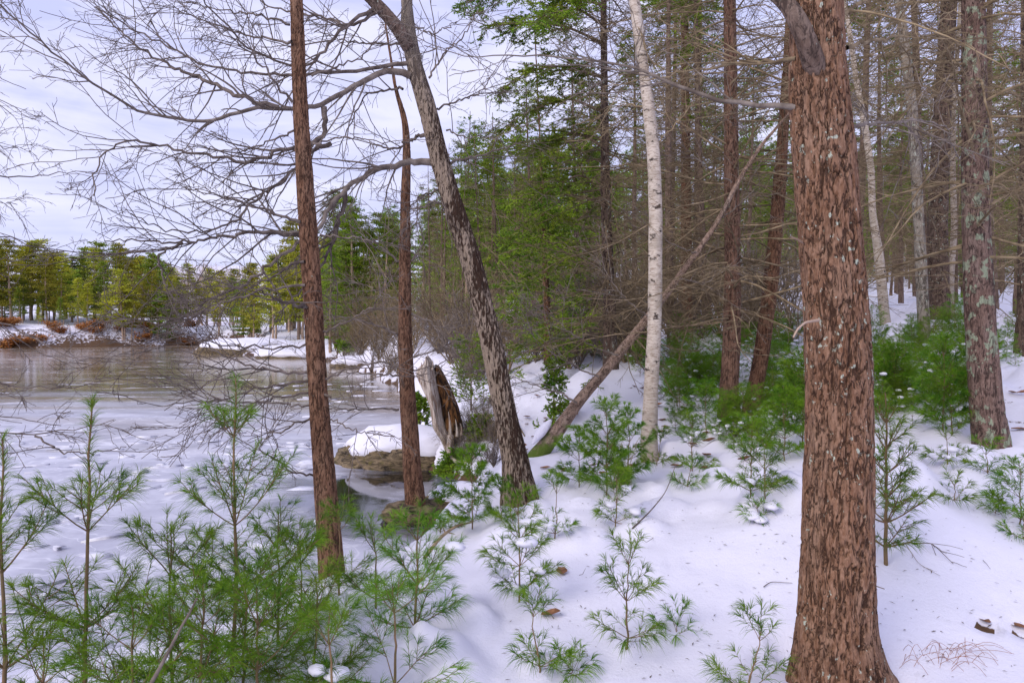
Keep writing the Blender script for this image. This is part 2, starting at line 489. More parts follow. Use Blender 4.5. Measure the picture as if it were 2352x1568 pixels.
def hit(x, y):
    """where the sight line through picture point (x, y) meets the ground or the ice"""
    x = np.atleast_1d(np.asarray(x, float)); y = np.atleast_1d(np.asarray(y, float))
    d = np.geomspace(1.5, 110, 700)
    X = (x[:, None] - 1176) / F * d; Z = CZ - (y[:, None] - HY) / F * d
    g = np.maximum(ground_z(X, np.broadcast_to(d, X.shape)), ZW)
    below = Z <= g
    k = np.where(below.any(1), below.argmax(1), len(d) - 1)
    dd = d[k]
    return np.stack([(x - 1176) / F * dd, dd, g[np.arange(len(x)), k]], -1)

_h = hit([2262, 2345, 1818], [1436, 1455, 1490])
HOLES += [(_h[0][0], _h[0][1], .075, .05), (_h[1][0], _h[1][1], .085, .06), (_h[2][0] - .0, _h[2][1], .11, .06)]
hole_pts = _h[:2]
for (x_, y_, d_, r_, q_) in [(1925, 1560, 3.3, .34, .045), (1193, 1132, 6.5, .34, .07), (1491, 1045, 7.8, .22, .05), (1674, 962, 8.65, .30, .05), (1727, 942, 9.1, .26, .05), (2278, 1022, 6.3, .28, .04)]:
    _p = px(x_, y_, d_)
    HOLES.append((_p[0], _p[1], r_, q_))

_rg = np.random.default_rng(31)                   # snow humped over buried branches and tussocks
_mx = np.concatenate([_rg.uniform(1130, 1480, 26), _rg.uniform(1500, 1850, 40), _rg.uniform(2000, 2352, 34), _rg.uniform(760, 1130, 26), [1435, 1190, 1240, 1720, 1640]])
_my = np.concatenate([_rg.uniform(1060, 1260, 26), _rg.uniform(860, 1180, 40), _rg.uniform(850, 1130, 34), _rg.uniform(1330, 1568, 26), [1480, 1375, 1535, 1150, 1165]])
_mp = hit(_mx, _my)
for _q in hit(_rg.uniform(1250, 2352, 34), _rg.uniform(1180, 1560, 34)):
    HOLES.append((_q[0], _q[1], _rg.uniform(.03, .10), _rg.uniform(.008, .02)))
for _q in _mp:
    if _q[2] > ZW + .12:
        HOLES.append((_q[0], _q[1], _rg.uniform(.07, .16) * (1 + .04 * _q[1]), -_rg.uniform(.03, .085)))
na, nr = 430, 330
ang = np.radians(np.concatenate([np.linspace(-100, -50, 40, endpoint=False), np.linspace(-50, 50, 350), np.linspace(50, 100, 41)[1:]]))
rad = np.geomspace(.5, 420, nr)
RR, AA = np.meshgrid(rad, ang, indexing='ij')
GX, GY = RR * np.sin(AA), RR * np.cos(AA)
GZ = ground_z(GX, GY)
na = len(ang)
ii = np.arange(nr - 1)[:, None] * na; jj = np.arange(na - 1)[None, :]
mb = MB().add(np.stack([GX, GY, GZ], -1), np.stack([ii + jj, ii + jj + 1, ii + na + jj + 1, ii + na + jj], -1).reshape(-1, 4))
ground = tag(mb.build('ground', M['snow']), kind='structure')
sd = shore_sd(GX, GY)
lit = np.zeros_like(GX)
lit = np.maximum(lit, 1.0 - sstep(.02, .14 + RR * .003, GZ - ZW))                       # wet mud at the water's edge
lit = np.maximum(lit, .62 * sstep(3.5, 1.0, sd) * sstep(60, 66, RR) * sstep(-1, .5, sd) * (GX < -26))      # leafy far bank
lit = np.maximum(lit, .40 * np.exp(-((GX + .1) / .9) ** 2 - ((GY - 9.2) / 1.6) ** 2))
lit = np.maximum(lit, .33 * sstep(12, 18, RR) * sstep(.3, 1.5, sd))
lit = np.maximum(lit, .30 * sstep(6.5, 9, RR) * (GX > -.5) * sstep(.3, 1.5, sd))
lit = np.maximum(lit, .25 * sstep(2.2, .6, sd) * (RR < 12))
for (cx, cy, rd, dp) in HOLES[:2]:
    lit = np.maximum(lit, 1.2 * (np.hypot(GX - cx, GY - cy) < rd * .62))
at = ground.data.attributes.new('litter', 'FLOAT', 'POINT')
at.data.foreach_set('value', lit.astype(np.float32).ravel())

# ------------------------------------------------------------------ lake ice
t = NT('lake_ice')
P = t.obj()
sxyz = t.n('SeparateXYZ'); t.l(P, sxyz.inputs[0])
st = t.noise(t.obj((.10, .55, 1), rot=(0, 0, .12)), 1.0, 6, .6, .6)
st2 = t.noise(t.obj((.5, 1.25, 1), rot=(0, 0, -.22)), 1.0, 7, .66, .9)
crack_n = t.noise(t.obj((.45, .5, 1), rot=(0, 0, .3)), 1.0, 5, .6, .8)
wet = t.step(t.math('ADD', sxyz.outputs['Y'], t.math('MULTIPLY', t.math('SUBTRACT', st, .5), 18.0)), 13.0, 25.0)
cv = t.n('VectorMath', operation='DISTANCE'); t.l(P, cv.inputs[0]); cv.inputs[1].default_value = (-1.35, 9.1, ZW)
cove = t.step(t.math('ADD', cv.outputs['Value'], t.math('MULTIPLY', t.math('SUBTRACT', st2, .5), 2.2)), 2.3, 1.4)
white = t.math('MULTIPLY', t.step(st2, .565, .66), t.step(crack_n, .42, .60))
crust = t.noise(t.obj((1, 1, 1)), 1.3, 6, .65, .4)
cl = t.noise(t.obj((.7, 1.0, 1), rot=(0, 0, .5)), 1.0, 3, .5, 1.0)
cline = t.math('SUBTRACT', 1.0, t.step(t.math('ABSOLUTE', t.math('SUBTRACT', cl, .5)), .0, .012))
icec = t.mix(t.step(crust, .35, .68), (.42, .42, .50, 1), (.61, .61, .69, 1))
wet_reflc = t.mix(t.step(st, .4, .62), (.10, .068, .028, 1), (.32, .24, .16, 1))  # wet ice, with the brown-olive reflection of the trees painted into its colour
c = t.mix(wet, icec, wet_reflc)
c = t.mix(t.math('MULTIPLY', cline, .55), c, (.78, .78, .84, 1))
sl = t.noise(t.obj((.22, .5, 1), rot=(0, 0, -.3)), 1.0, 4, .55, .6)
c = t.mix(t.math('MULTIPLY', t.step(sl, .54, .66), .45), c, (.20, .19, .21, 1))
c = t.mix(white, c, (.74, .74, .80, 1))
c = t.mix(cove, c, t.mix(t.step(crust, .5, .62), (.012, .010, .008, 1), (.16, .16, .20, 1)))
rg_ = t.mix(wet, (.42, .42, .42, 1), (.13, .13, .13, 1))
rg_ = t.mix(white, rg_, (.7, .7, .7, 1))
rg_ = t.mix(cove, rg_, (.05, .05, .05, 1))
t.b.inputs['Specular IOR Level'].default_value = .5
hh = t.math('ADD', t.math('MULTIPLY', crust, .6), t.math('MULTIPLY', white, .5))
hh = t.math('MULTIPLY', hh, t.math('SUBTRACT', 1.0, t.math('MULTIPLY', cove, .9)))
hh = t.math('MULTIPLY', hh, t.math('SUBTRACT', 1.0, t.math('MULTIPLY', wet, .75)))
t.bump(hh, .35, .04)
M['ice'] = t.done(c, rg_)
rad2 = np.geomspace(1.0, 190, 90)
R2, A2 = np.meshgrid(rad2, np.radians(np.linspace(-100, 12, 120)), indexing='ij')
i2 = np.arange(89)[:, None] * 120; j2 = np.arange(119)[None, :]
mb = MB().add(np.stack([R2 * np.sin(A2), R2 * np.cos(A2), R2 * 0 + ZW], -1), np.stack([i2 + j2, i2 + j2 + 1, i2 + 120 + j2 + 1, i2 + 120 + j2], -1).reshape(-1, 4))
tag(mb.build('lake_ice', M['ice']), kind='structure')

rg = np.random.default_rng(5)
mb = MB()
for k in range(190):                              # frozen slabs and heaved ice lying on the sheet
    if k < 120:
        d = rg.uniform(5.2, 15); x = -rg.uniform(.15, .75) * d
    else:
        d = rg.uniform(11, 34); x = -rg.uniform(.16, .36) * d
    if shore_sd(np.array([x]), np.array([d]))[0] > -.45 or np.hypot(x + 1.35, d - 9.1) < 1.5:
        continue
    a, b, h = rg.uniform(.05, .22), rg.uniform(.03, .10), rg.uniform(.006, .03)
    th = rg.normal(.2, .35); n = rg.integers(5, 8)
    pa = np.sort(rg.uniform(0, 6.28, n)); rr = rg.uniform(.7, 1.1, n)
    lx, ly = np.cos(pa) * a * rr * 1.7, np.sin(pa) * b * rr * 1.5
    gx = x + lx * math.cos(th) - ly * math.sin(th); gy = d + lx * math.sin(th) + ly * math.cos(th)
    tl = rg.uniform(-.22, .22)
    zt = ZW + h + ly * tl
    top = np.stack([gx, gy, zt], -1); bot = np.stack([gx, gy, np.full(n, ZW - .03)], -1)
    i = np.arange(n)
    mb.add(np.vstack([top, bot, [[x, d, ZW + h + .008]]]), np.stack([i, (i + 1) % n, n + (i + 1) % n, n + i], -1)[:, ::-1], np.stack([i, (i + 1) % n, np.full(n, 2 * n)], -1))
M['ice_slab'] = plain('heaved_ice', (.50, .50, .60, 1), (.80, .80, .86, 1), (4, 9, 4), .5, 0)
tag(mb.build('broken_ice', M['ice_slab'], smooth=False), 'thin white slabs of broken ice frozen onto the lake', 'ice', kind='stuff')

# ------------------------------------------------------------------ growing branches
def resample(P, n):
    P = np.asarray(P, float)
    s = np.concatenate([[0], np.cumsum(np.linalg.norm(np.diff(P, axis=0), axis=1))])
    u = np.linspace(0, s[-1], n)
    Q = np.stack([np.interp(u, s, P[:, i]) for i in range(3)], -1)
    for _ in range(2):
        Q[1:-1] = .25 * Q[:-2] + .5 * Q[1:-1] + .25 * Q[2:]
    return Q

def spawn(P, R, count, lo, hi, ang, rg, n=5, zig=.18, lift=0.0, tmin=.15, rs=.6, rtip=.0012, planar=0.0, taper_len=.5, rmax=1.0):
    """grow count side shoots from every parent polyline; returns (P, R) batches"""
    m, k, _ = P.shape
    if m == 0:
        return np.zeros((0, n, 3)), np.zeros((0, n))
    idx = np.repeat(np.arange(m), count)
    N = len(idx)
    t_ = rg.uniform(tmin, .98, N)
    fi = t_ * (k - 1); i0 = np.minimum(fi.astype(int), k - 2); fr = (fi - i0)[:, None]
    B = P[idx, i0] * (1 - fr) + P[idx, i0 + 1] * fr
    T = unit(P[idx, i0 + 1] - P[idx, i0])
    r0 = R[idx, i0] * (1 - fr[:, 0]) + R[idx, i0 + 1] * fr[:, 0]
    rv = rg.normal(0, 1, (N, 3))
    side = np.cross(T, np.array([0, 0, 1.0])) * np.where(rg.random(N) < .5, 1, -1)[:, None]
    perp = unit(np.cross(T, rv))
    perp = unit(perp * (1 - planar) + unit(side) * planar)
    a = np.radians(rg.normal(ang, ang * .18, N))[:, None]
    D = unit(T * np.cos(a) + perp * np.sin(a))
    L = rg.uniform(lo, hi, N) * (1 - taper_len * t_)
    out = [B]
    cur = B; d = D
    for j in range(n - 1):
        cur = cur + d * (L / (n - 1))[:, None]
        out.append(cur)
        d = unit(d + rg.normal(0, zig, (N, 3)) + np.array([0, 0, lift]))
    Pn = np.stack(out, 1)
    rb = np.minimum(np.maximum(r0 * rs, rtip * 1.2), rmax)
    Rn = rb[:, None] + (rtip - rb[:, None]) * np.linspace(0, 1, n)[None, :] ** .8
    return Pn, np.maximum(Rn, rtip * .8)

def oak_twigs(mb, limb, r0, r1, rg, dens=1.0, rtip=.0016, scale=1.0, n=26, lift=-.01):
    P = resample(limb, n)
    P[1:-1] += rg.normal(0, .010, (n - 2, 3)) * min(1.0, dens)
    L = np.linalg.norm(np.diff(P, axis=0), axis=1).sum()
    R = r0 + (r1 - r0) * np.linspace(0, 1, n) ** .6
    mb.tubes(P, R, 8)
    if dens <= 0:
        return mb
    c1 = max(3, int(L * 8 * dens))
    A, RA = spawn(P[None], R[None], c1, .4 * scale, 1.4 * scale, 38, rg, 10, .10, lift, .12, .60, rtip * 1.2, .25, .45, .011)
    mb.tubes(A, RA, 4)
    B, RB = spawn(A, RA, 4, .12 * scale, .42 * scale, 42, rg, 6, .14, lift, .1, .65, rtip, .2, .5, .005)
    mb.tubes(B, RB, 3)
    C, RC = spawn(B, RB, 2, .06 * scale, .2 * scale, 42, rg, 4, .16, lift, .15, .75, rtip * .8, 0, .4, .003)
    mb.tubes(C, RC, 3)
    return mb

# ------------------------------------------------------------------ trunks
def trunk_mb(C, R, k=40, step=.02, amp=.008, fr=22, fz=5, seed=0, root=None):
    s = np.concatenate([[0], np.cumsum(np.linalg.norm(np.diff(C, axis=0), axis=1))])
    n = max(8, int(s[-1] / step))
    u = np.linspace(0, s[-1], n)
    P = np.stack([np.interp(u, s, C[:, i]) for i in range(3)], -1); r = np.interp(u, s, R)
    w = max(1, int(.18 / step))
    ker = np.ones(2 * w + 1) / (2 * w + 1)
    pad = lambda a: np.convolve(np.concatenate([2 * a[0] - a[w:0:-1], a, 2 * a[-1] - a[-2:-w - 2:-1]]), ker, 'valid')
    for i in range(3):
        P[:, i] = pad(P[:, i])
    r = pad(r)
    T = unit(np.gradient(P, axis=0))
    U = unit(np.cross(T, np.array([0, 1.0, 0.001]))); W = np.cross(T, U)
    a = np.arange(k) / k * 2 * np.pi
    ca, sa = np.cos(a)[None, :], np.sin(a)[None, :]
    q = np.stack([ca * r[:, None] * fr, sa * r[:, None] * fr, np.broadcast_to(u[:, None] * fz, (n, k))], -1) + seed * 13.1 + 50
    q = q + (fbm(q * .35 + 9, 2)[..., None] - .5) * 1.6
    rid = np.abs(2 * fbm(q, 3) - 1)
    crack = 1 - sstep(.01, .15, rid)
    lump = fbm(np.stack([ca * 1.2 + 0 * u[:, None], sa * 1.2 + 0 * u[:, None], u[:, None] * 2.2 + 0 * ca], -1) + seed, 3) - .5
    rr = r[:, None] * (1 + .16 * lump) - amp * crack + amp * .5 * (fbm(q * 2.3, 2) - .5)
    if root is not None:
        rr = rr + root(u[:, None], a[None, :])
    V = P[:, None, :] + rr[..., None] * (ca[..., None] * U[:, None, :] + sa[..., None] * W[:, None, :])
    i = np.arange(n - 1)[:, None] * k; j = np.arange(k)[None, :]; j_ = (j + 1) % k
    mb = MB().add(V, np.stack([i + j, i + j_, i + k + j_, i + k + j], -1).reshape(-1, 4))
    mb.attr = crack.ravel() if k > 20 else None
    return mb

def trunk_axis(rows, d, dtop=None, extra=2.2, bury=.3, top_taper=.72):
    """rows: (x centre, y, width) in picture points, bottom first"""
    rows = np.array(rows, float)
    yb, yt = rows[0, 1], rows[-1, 1]
    dd = d + ((dtop if dtop else d) - d) * (yb - rows[:, 1]) / (yb - yt)
    C = np.array([px(x, y, q) for (x, y, w), q in zip(rows, dd)])
    R = rows[:, 2] * .5 / F * dd
    t0 = unit(C[1] - C[0]); t1 = unit(C[-1] - C[-2])
    if bury:
        C = np.vstack([C[0] - t0 * bury, C]); R = np.concatenate([[R[0] * 1.15], R])
    if extra:
        C = np.vstack([C, C[-1] + t1 * extra]); R = np.concatenate([R, [R[-1] * top_taper]])
    return C, R

def hero_tree(name, rows, d, mat, label, cat='tree', dtop=None, extra=2.2, k=40, step=.025, amp=.008, seed=0, fr=22, fz=5, root=None):
    C, R = trunk_axis(rows, d, dtop, extra)
    base = C[1].copy()
    o = thing(name, base, label, cat)
    trunk_mb(C, R, k, step, amp, fr, fz, seed, root).build('trunk', mat, o)
    return o, C, R

def limb(parent, pts, r0, r1, rg, mat='twig_dark', name='branch', dens=1.0, scale=1.0, rtip=.0021, n=26, lift=-.01):
    mb = MB()
    oak_twigs(mb, [px(*p) for p in pts], r0, r1, rg, dens, rtip, scale, n, lift)
    return mb.build(name, M[mat], parent)

# --- big red-barked pine, right of centre
rg = np.random.default_rng(11)
def big_root(u, a):
    h = np.exp(-np.maximum(u - .3, 0) / .10)
    return .085 * h * np.maximum(-np.cos(a), 0) ** 10 + .03 * h * (np.cos(3 * a + .8) * .5 + .5)
big, C, R = hero_tree('pine_tree', [(1925, 1560, 196), (1922, 1480, 178), (1920, 1384, 166), (1923, 1184, 152), (1928, 984, 142), (1924, 780, 139), (1912, 600, 135), (1896, 400, 133), (1880, 200, 128), (1876, 100, 116), (1878, 0, 108)],
                       3.3, M['bark_big'], 'thick red-brown pine trunk flecked with pale lichen, its roots in open snow', dtop=3.45, k=200, step=.008, amp=.014, fr=40, fz=10, root=big_root)
def smooth_limb(parent, pts, r0, r1, mat, name='limb', n=24):
    P = resample([px(*p) for p in pts], n)
    return trunk_mb(P, r0 + (r1 - r0) * np.linspace(0, 1, n), 36, .012, .003, 26, 14, 3).build(name, mat, parent)
smooth_limb(big, [(1893, 225, 3.44), (1872, 150, 3.36), (1850, 95, 3.26), (1836, 40, 3.25), (1815, 5, 3.3), (1770, -25, 3.4), (1690, -60, 3.5)], .062, .024, M['bark_limb'])
limb(big, [(1830, 247, 3.4), (1770, 244, 3.5), (1718, 242, 3.6), (1643, 230, 3.7), (1568, 200, 3.85), (1494, 165, 4.0), (1404, 142, 4.2), (1284, 132, 4.4), (1174, 129, 4.5), (1074, 132, 4.6), (974, 105, 4.7)], .016, .0025, rg, 'twig_grey', dens=.7, scale=.9)
limb(big, [(1830, 135, 3.4), (1760, 140, 3.7), (1690, 148, 4.0), (1600, 160, 4.4), (1500, 182, 4.8), (1400, 190, 5.0)], .013, .003, rg, 'twig_brown', dens=.8)
limb(big, [(1930, 40, 3.5), (1960, 20, 3.6), (2000, -10, 3.8)], .014, .006, rg, 'twig_brown', dens=.6)
limb(big, [(1945, 110, 3.5), (1985, 102, 3.6), (2040, 92, 3.8), (2110, 60, 4.2), (2190, 40, 4.5)], .012, .003, rg, 'twig_brown', dens=.9)
limb(big, [(1955, 292, 3.5), (2018, 280, 3.8), (2118, 277, 4.3), (2200, 300, 4.9)], .011, .003, rg, 'twig_grey', dens=.7)
limb(big, [(1850, 700, 3.4), (1820, 800, 3.3)][::1] and [(1880, 735, 3.25), (1850, 740, 3.15), (1832, 755, 3.1), (1822, 775, 3.08)], .008, .004, rg, 'twig_tan', name='broken_stub', dens=0, scale=.02)
limb(big, [(1850, 560, 3.4), (1832, 550, 3.35), (1815, 543, 3.3)], .007, .004, rg, 'twig_tan', name='broken_stub', dens=0, scale=.02)
limb(big, [(1995, 1342, 3.25), (2012, 1345, 3.2), (2032, 1352, 3.18)], .004, .002, rg, 'twig_dark', name='broken_stub', dens=0, scale=.02)

# --- tall spruce standing at the water's edge, left
rg = np.random.default_rng(21)
left, C, R = hero_tree('spruce_tree', [(772, 1400, 66), (755, 1234, 56), (745, 1084, 50), (733, 934, 43), (724, 784, 43), (722, 750, 43), (714, 620, 42), (706, 500, 40), (698, 380, 37), (690, 250, 34), (685, 125, 32), (681, 0, 28)],
                        5.3, M['bark_red'], 'tall straight red-brown spruce on the bank with dead branches reaching over the ice', dtop=5.6, k=72, step=.014, amp=.007, fr=46, fz=11)
D5 = 5.45
LB = [  # (points, base radius)
    ([(670, 95, 5.5), (620, 92, 5.6), (575, 85, 5.7), (500, 60, 5.8), (425, 30, 5.9), (375, 5, 6.0)], .010),
    ([(665, 57, 5.5), (600, 37, 5.5), (500, 20, 5.6), (440, 5, 5.7)], .009),
    ([(672, 235, 5.5), (635, 195, 5.4), (585, 130, 5.3), (560, 105, 5.2), (500, 70, 5.1), (440, 20, 5.0)], .010),
    ([(675, 300, 5.5), (625, 325, 5.6), (575, 340, 5.6), (510, 347, 5.7), (450, 330, 5.8)], .008),
    ([(690, 510, 5.4), (600, 480, 5.3), (525, 455, 5.2), (420, 429, 5.1)], .012),
    ([(707, 707, 5.4), (640, 690, 5.2), (595, 667, 5.1), (550, 652, 5.0)], .017),
    ([(700, 600, 5.4), (640, 625, 5.5), (560, 670, 5.6), (470, 690, 5.7), (380, 700, 5.8)], .009),
    ([(700, 655, 5.4), (620, 660, 5.3), (520, 690, 5.2), (420, 740, 5.1), (330, 790, 5.0), (250, 800, 4.9)], .010),
    ([(710, 790, 5.4), (630, 800, 5.4), (540, 795, 5.3), (450, 780, 5.2), (350, 800, 5.1)], .008),
    ([(712, 854, 5.4), (635, 854, 5.3), (540, 829, 5.2), (475, 794, 5.1), (390, 740, 5.0)], .011),
    ([(712, 874, 5.4), (625, 884, 5.4), (500, 919, 5.3), (360, 931, 5.3)], .010),
    ([(714, 900, 5.4), (600, 924, 5.5), (500, 944, 5.6), (415, 989, 5.6)], .009),
    ([(716, 930, 5.4), (620, 925, 5.3), (525, 919, 5.2), (430, 905, 5.1)], .007),
    ([(718, 959, 5.4), (665, 979, 5.3), (600, 1009, 5.2), (575, 1044, 5.1)], .009),
    ([(724, 1089, 5.4), (675, 1084, 5.2), (600, 1034, 5.1), (590, 1000, 5.0), (560, 960, 5.0)], .008),
    ([(715, 175, 5.5), (760, 160, 5.5), (830, 130, 5.6), (900, 60, 5.8)], .009),
    ([(720, 330, 5.5), (790, 315, 5.4), (860, 320, 5.3), (910, 350, 5.2)], .007),
    ([(735, 540, 5.4), (800, 545, 5.4), (880, 555, 5.4), (940, 570, 5.5)], .008),
    ([(742, 760, 5.4), (800, 740, 5.3), (860, 700, 5.2), (900, 640, 5.1)], .007),
    ([(748, 870, 5.4), (800, 845, 5.4), (870, 830, 5.4), (930, 840, 5.5)], .009),
    ([(752, 960, 5.4), (820, 990, 5.3), (880, 1000, 5.2)], .006)]
for pts, r in LB:
    limb(left, pts, r * 1.25, .003, rg, 'twig_dark', dens=1.05 if pts[-1][0] < 600 else .8, scale=.8 if r > .007 else .6)
limb(left, [(737, 902, 5.38), (760, 912, 5.34), (790, 925, 5.32)][:2], .012, .009, rg, 'twig_grey', name='broken_stub', dens=0, scale=.02)

# --- second, thinner spruce on a low rock
second, C, R = hero_tree('spruce_tree', [(956, 1180, 50), (948, 1084, 43), (937, 934, 37), (930, 784, 32), (930, 600, 27), (931, 450, 22), (935, 350, 19), (930, 270, 14), (910, 215, 9), (900, 150, 6)],
                          8.0, M['bark_red'], 'slimmer red-brown spruce rooted on a low wet rock at the cove', extra=.5, k=48, step=.02, amp=.006, fr=36, fz=9, seed=3)
S2 = [([(916, 940, 8), (860, 938, 7.8), (784, 940, 7.6), (700, 930, 7.4)], .016), ([(920, 862, 8), (850, 858, 8), (760, 855, 7.9), (690, 850, 7.8)], .014),
      ([(920, 770, 8), (860, 745, 7.8), (800, 728, 7.7), (730, 722, 7.5)], .015), ([(918, 600, 8), (880, 570, 7.9), (830, 540, 7.8), (784, 500, 7.7)], .016),
      ([(920, 690, 8), (850, 660, 8), (790, 640, 8)], .010), ([(945, 600, 8), (975, 560, 8.1), (965, 520, 8.2), (950, 470, 8.3)], .015),
      ([(945, 480, 8), (1000, 470, 8), (1040, 460, 8)], .012), ([(945, 720, 8), (990, 740, 7.9), (1020, 790, 7.8), (1060, 830, 7.8)], .013),
      ([(946, 820, 8), (1010, 800, 7.9), (1080, 775, 7.8), (1150, 768, 7.8)], .011), ([(948, 850, 8), (1010, 835, 8), (1080, 800, 8.1)], .010), ([(920, 820, 8), (870, 835, 7.9), (800, 840, 7.8)], .011)]
for pts, r in S2:
    limb(second, pts, r, .003, rg, 'twig_grey', dens=.9, scale=.85, rtip=.002)

# --- leaning mottled oak
rg = np.random.default_rng(31)
oak, C, R = hero_tree('oak_tree', [(1193, 1132, 92), (1189, 1084, 66), (1157, 934, 52), (1129, 784, 52), (1118, 740, 50), (1083, 600, 50), (1034, 450, 46), (1006, 350, 44), (982, 250, 41), (951, 150, 36), (938, 75, 35), (934, 30, 26), (934, 0, 24)],
                       6.5, M['bark_mottled'], 'leaning oak with mottled pale and dark bark and long arching grey limbs', dtop=6.3, k=72, step=.02, amp=.012, fr=24, fz=5, seed=5)
smooth_limb(oak, [(940, 110, 6.3), (915, 62, 6.2), (890, 35, 6.15), (854, 0, 6.1), (800, -60, 6.0)], .066, .05, M['bark_limb'])
OL = [
    ([(945, 175, 6.3), (919, 162, 6.3), (884, 162, 6.3), (839, 187, 6.3), (784, 210, 6.3), (760, 228, 6.3), (742, 245, 6.3), (715, 243, 6.25), (675, 256, 6.2), (600, 242, 6.1), (535, 262, 6.0), (460, 282, 5.9), (375, 270, 5.8), (320, 255, 5.7), (275, 232, 5.6), (190, 172, 5.4), (130, 130, 5.3), (80, 85, 5.2), (40, 40, 5.1), (0, 10, 5.0)], 0.0360, 0.0056),
    ([(640, 248, 6.15), (600, 240, 6.1), (525, 210, 6.2), (450, 175, 6.3), (380, 145, 6.4), (325, 115, 6.5), (295, 90, 6.5), (265, 60, 6.6), (220, 15, 6.7)], 0.0260, 0.0056),
    ([(1000, 375, 6.4), (959, 367, 6.4), (904, 377, 6.35), (859, 392, 6.3), (824, 410, 6.3), (799, 430, 6.25), (770, 460, 6.2), (750, 485, 6.2), (730, 530, 6.15), (690, 556, 6.1), (630, 597, 6.0), (585, 635, 5.9), (550, 660, 5.9), (500, 680, 5.8), (425, 725, 5.7)], 0.0380, 0.0084),
    ([(800, 430, 6.25), (786, 480, 6.3), (770, 550, 6.3), (740, 610, 6.4), (700, 660, 6.4), (640, 720, 6.5)], 0.0260, 0.0056),
    ([(730, 530, 6.15), (700, 538, 6.1), (685, 540, 6.1), (625, 534, 6.0), (550, 537, 5.9), (475, 547, 5.8), (425, 557, 5.7), (350, 552, 5.6), (275, 552, 5.5), (240, 554, 5.4)], 0.0273, 0.0042),
    ([(760, 330, 6.3), (720, 345, 6.25), (680, 390, 6.2), (630, 430, 6.1), (580, 465, 6.1), (550, 500, 6.0), (500, 525, 5.9), (400, 535, 5.8), (350, 520, 5.7), (300, 490, 5.6)], 0.0234, 0.0042),
    ([(744, 246, 6.3), (750, 280, 6.3), (740, 325, 6.25), (700, 335, 6.2), (645, 345, 6.1), (600, 365, 6.0), (550, 372, 5.9), (500, 358, 5.8), (425, 350, 5.7), (350, 328, 5.6), (290, 320, 5.5), (235, 350, 5.4), (217, 390, 5.4), (215, 450, 5.3)], 0.0286, 0.0042),
    ([(940, 145, 6.3), (874, 155, 6.3), (784, 165, 6.3), (705, 172, 6.3), (670, 175, 6.3), (525, 162, 6.3), (450, 140, 6.3), (365, 95, 6.3), (300, 65, 6.3), (225, 20, 6.3)], 0.0234, 0.0056),
    ([(860, 20, 6.1), (784, 60, 6.1), (720, 150, 6.0), (670, 155, 6.0), (580, 120, 5.9), (525, 65, 5.8), (480, 20, 5.7), (465, -10, 5.6)], 0.0208, 0.0056),
    ([(420, 557, 5.7), (365, 585, 5.6), (372, 640, 5.55), (400, 690, 5.5), (440, 720, 5.5)], 0.0143, 0.0028),
    ([(880, 25, 6.1), (800, 60, 6.2), (740, 40, 6.3), (640, 20, 6.4), (560, -10, 6.5)], 0.0182, 0.0056),
    ([(940, 100, 6.3), (870, 100, 6.4), (800, 95, 6.5), (730, 70, 6.6)], 0.0130, 0.0042),
    ([(925, 205, 6.3), (885, 210, 6.5), (840, 215, 6.6), (800, 290, 6.7), (770, 360, 6.8)], 0.0130, 0.0042),
    ([(975, 310, 6.4), (955, 312, 6.4), (940, 330, 6.4), (900, 345, 6.4), (860, 330, 6.4)], 0.0208, 0.0056),
    ([(1020, 380, 6.4), (1034, 372, 6.4), (1084, 362, 6.4), (1159, 340, 6.5), (1204, 328, 6.6)], 0.0169, 0.0042),
    ([(1004, 250, 6.4), (1054, 230, 6.4), (1104, 215, 6.5), (1124, 180, 6.6)], 0.0117, 0.0042),
    ([(985, 180, 6.3), (1020, 120, 6.3), (1060, 90, 6.3), (1100, 20, 6.3)], 0.0117, 0.0042),
    ([(950, 60, 6.3), (1000, 80, 6.3), (1050, 50, 6.3)], 0.0091, 0.0042),
    ([(1025, 300, 6.4), (1080, 315, 6.3), (1150, 320, 6.2)], 0.0091, 0.0028),
    ([(1040, 440, 6.4), (1000, 435, 6.4), (960, 455, 6.4), (935, 490, 6.4)], 0.0143, 0.0042),
    ([(1050, 470, 6.4), (990, 465, 6.3), (945, 490, 6.2), (930, 530, 6.2)], 0.0130, 0.0042)]
for pts, r0, r1 in OL:
    limb(oak, pts, r0, r1, rg, 'twig_grey' if r0 > .03 else 'twig_dark', dens=1.0, n=44 if len(pts) > 8 else 26)

# --- white birch
birch, C, R = hero_tree('birch_tree', [(1491, 1045, 42), (1490, 1034, 38), (1495, 884, 32), (1502, 780, 32), (1505, 650, 33), (1506, 500, 31), (1501, 350, 30), (1490, 250, 28), (1477, 150, 22), (1465, 60, 27), (1457, 0, 24)],
                        7.8, M['birch'], 'white-barked birch with a gentle bend, nearest of the birches', dtop=7.8, k=40, step=.03, amp=.003, seed=7)
rg = np.random.default_rng(41)
for pts, r in [([(1460, 40, 7.8), (1478, 100, 7.7), (1495, 140, 7.7), (1530, 160, 7.7), (1580, 165, 7.7)], .016), ([(1505, 330, 7.8), (1540, 300, 7.7), (1590, 240, 7.6), (1620, 160, 7.5)], .010), ([(1490, 250, 7.8), (1450, 240, 7.9), (1400, 250, 8), (1350, 290, 8)], .010)]:
    limb(birch, pts, r, .003, rg, 'twig_brown', rtip=.002)

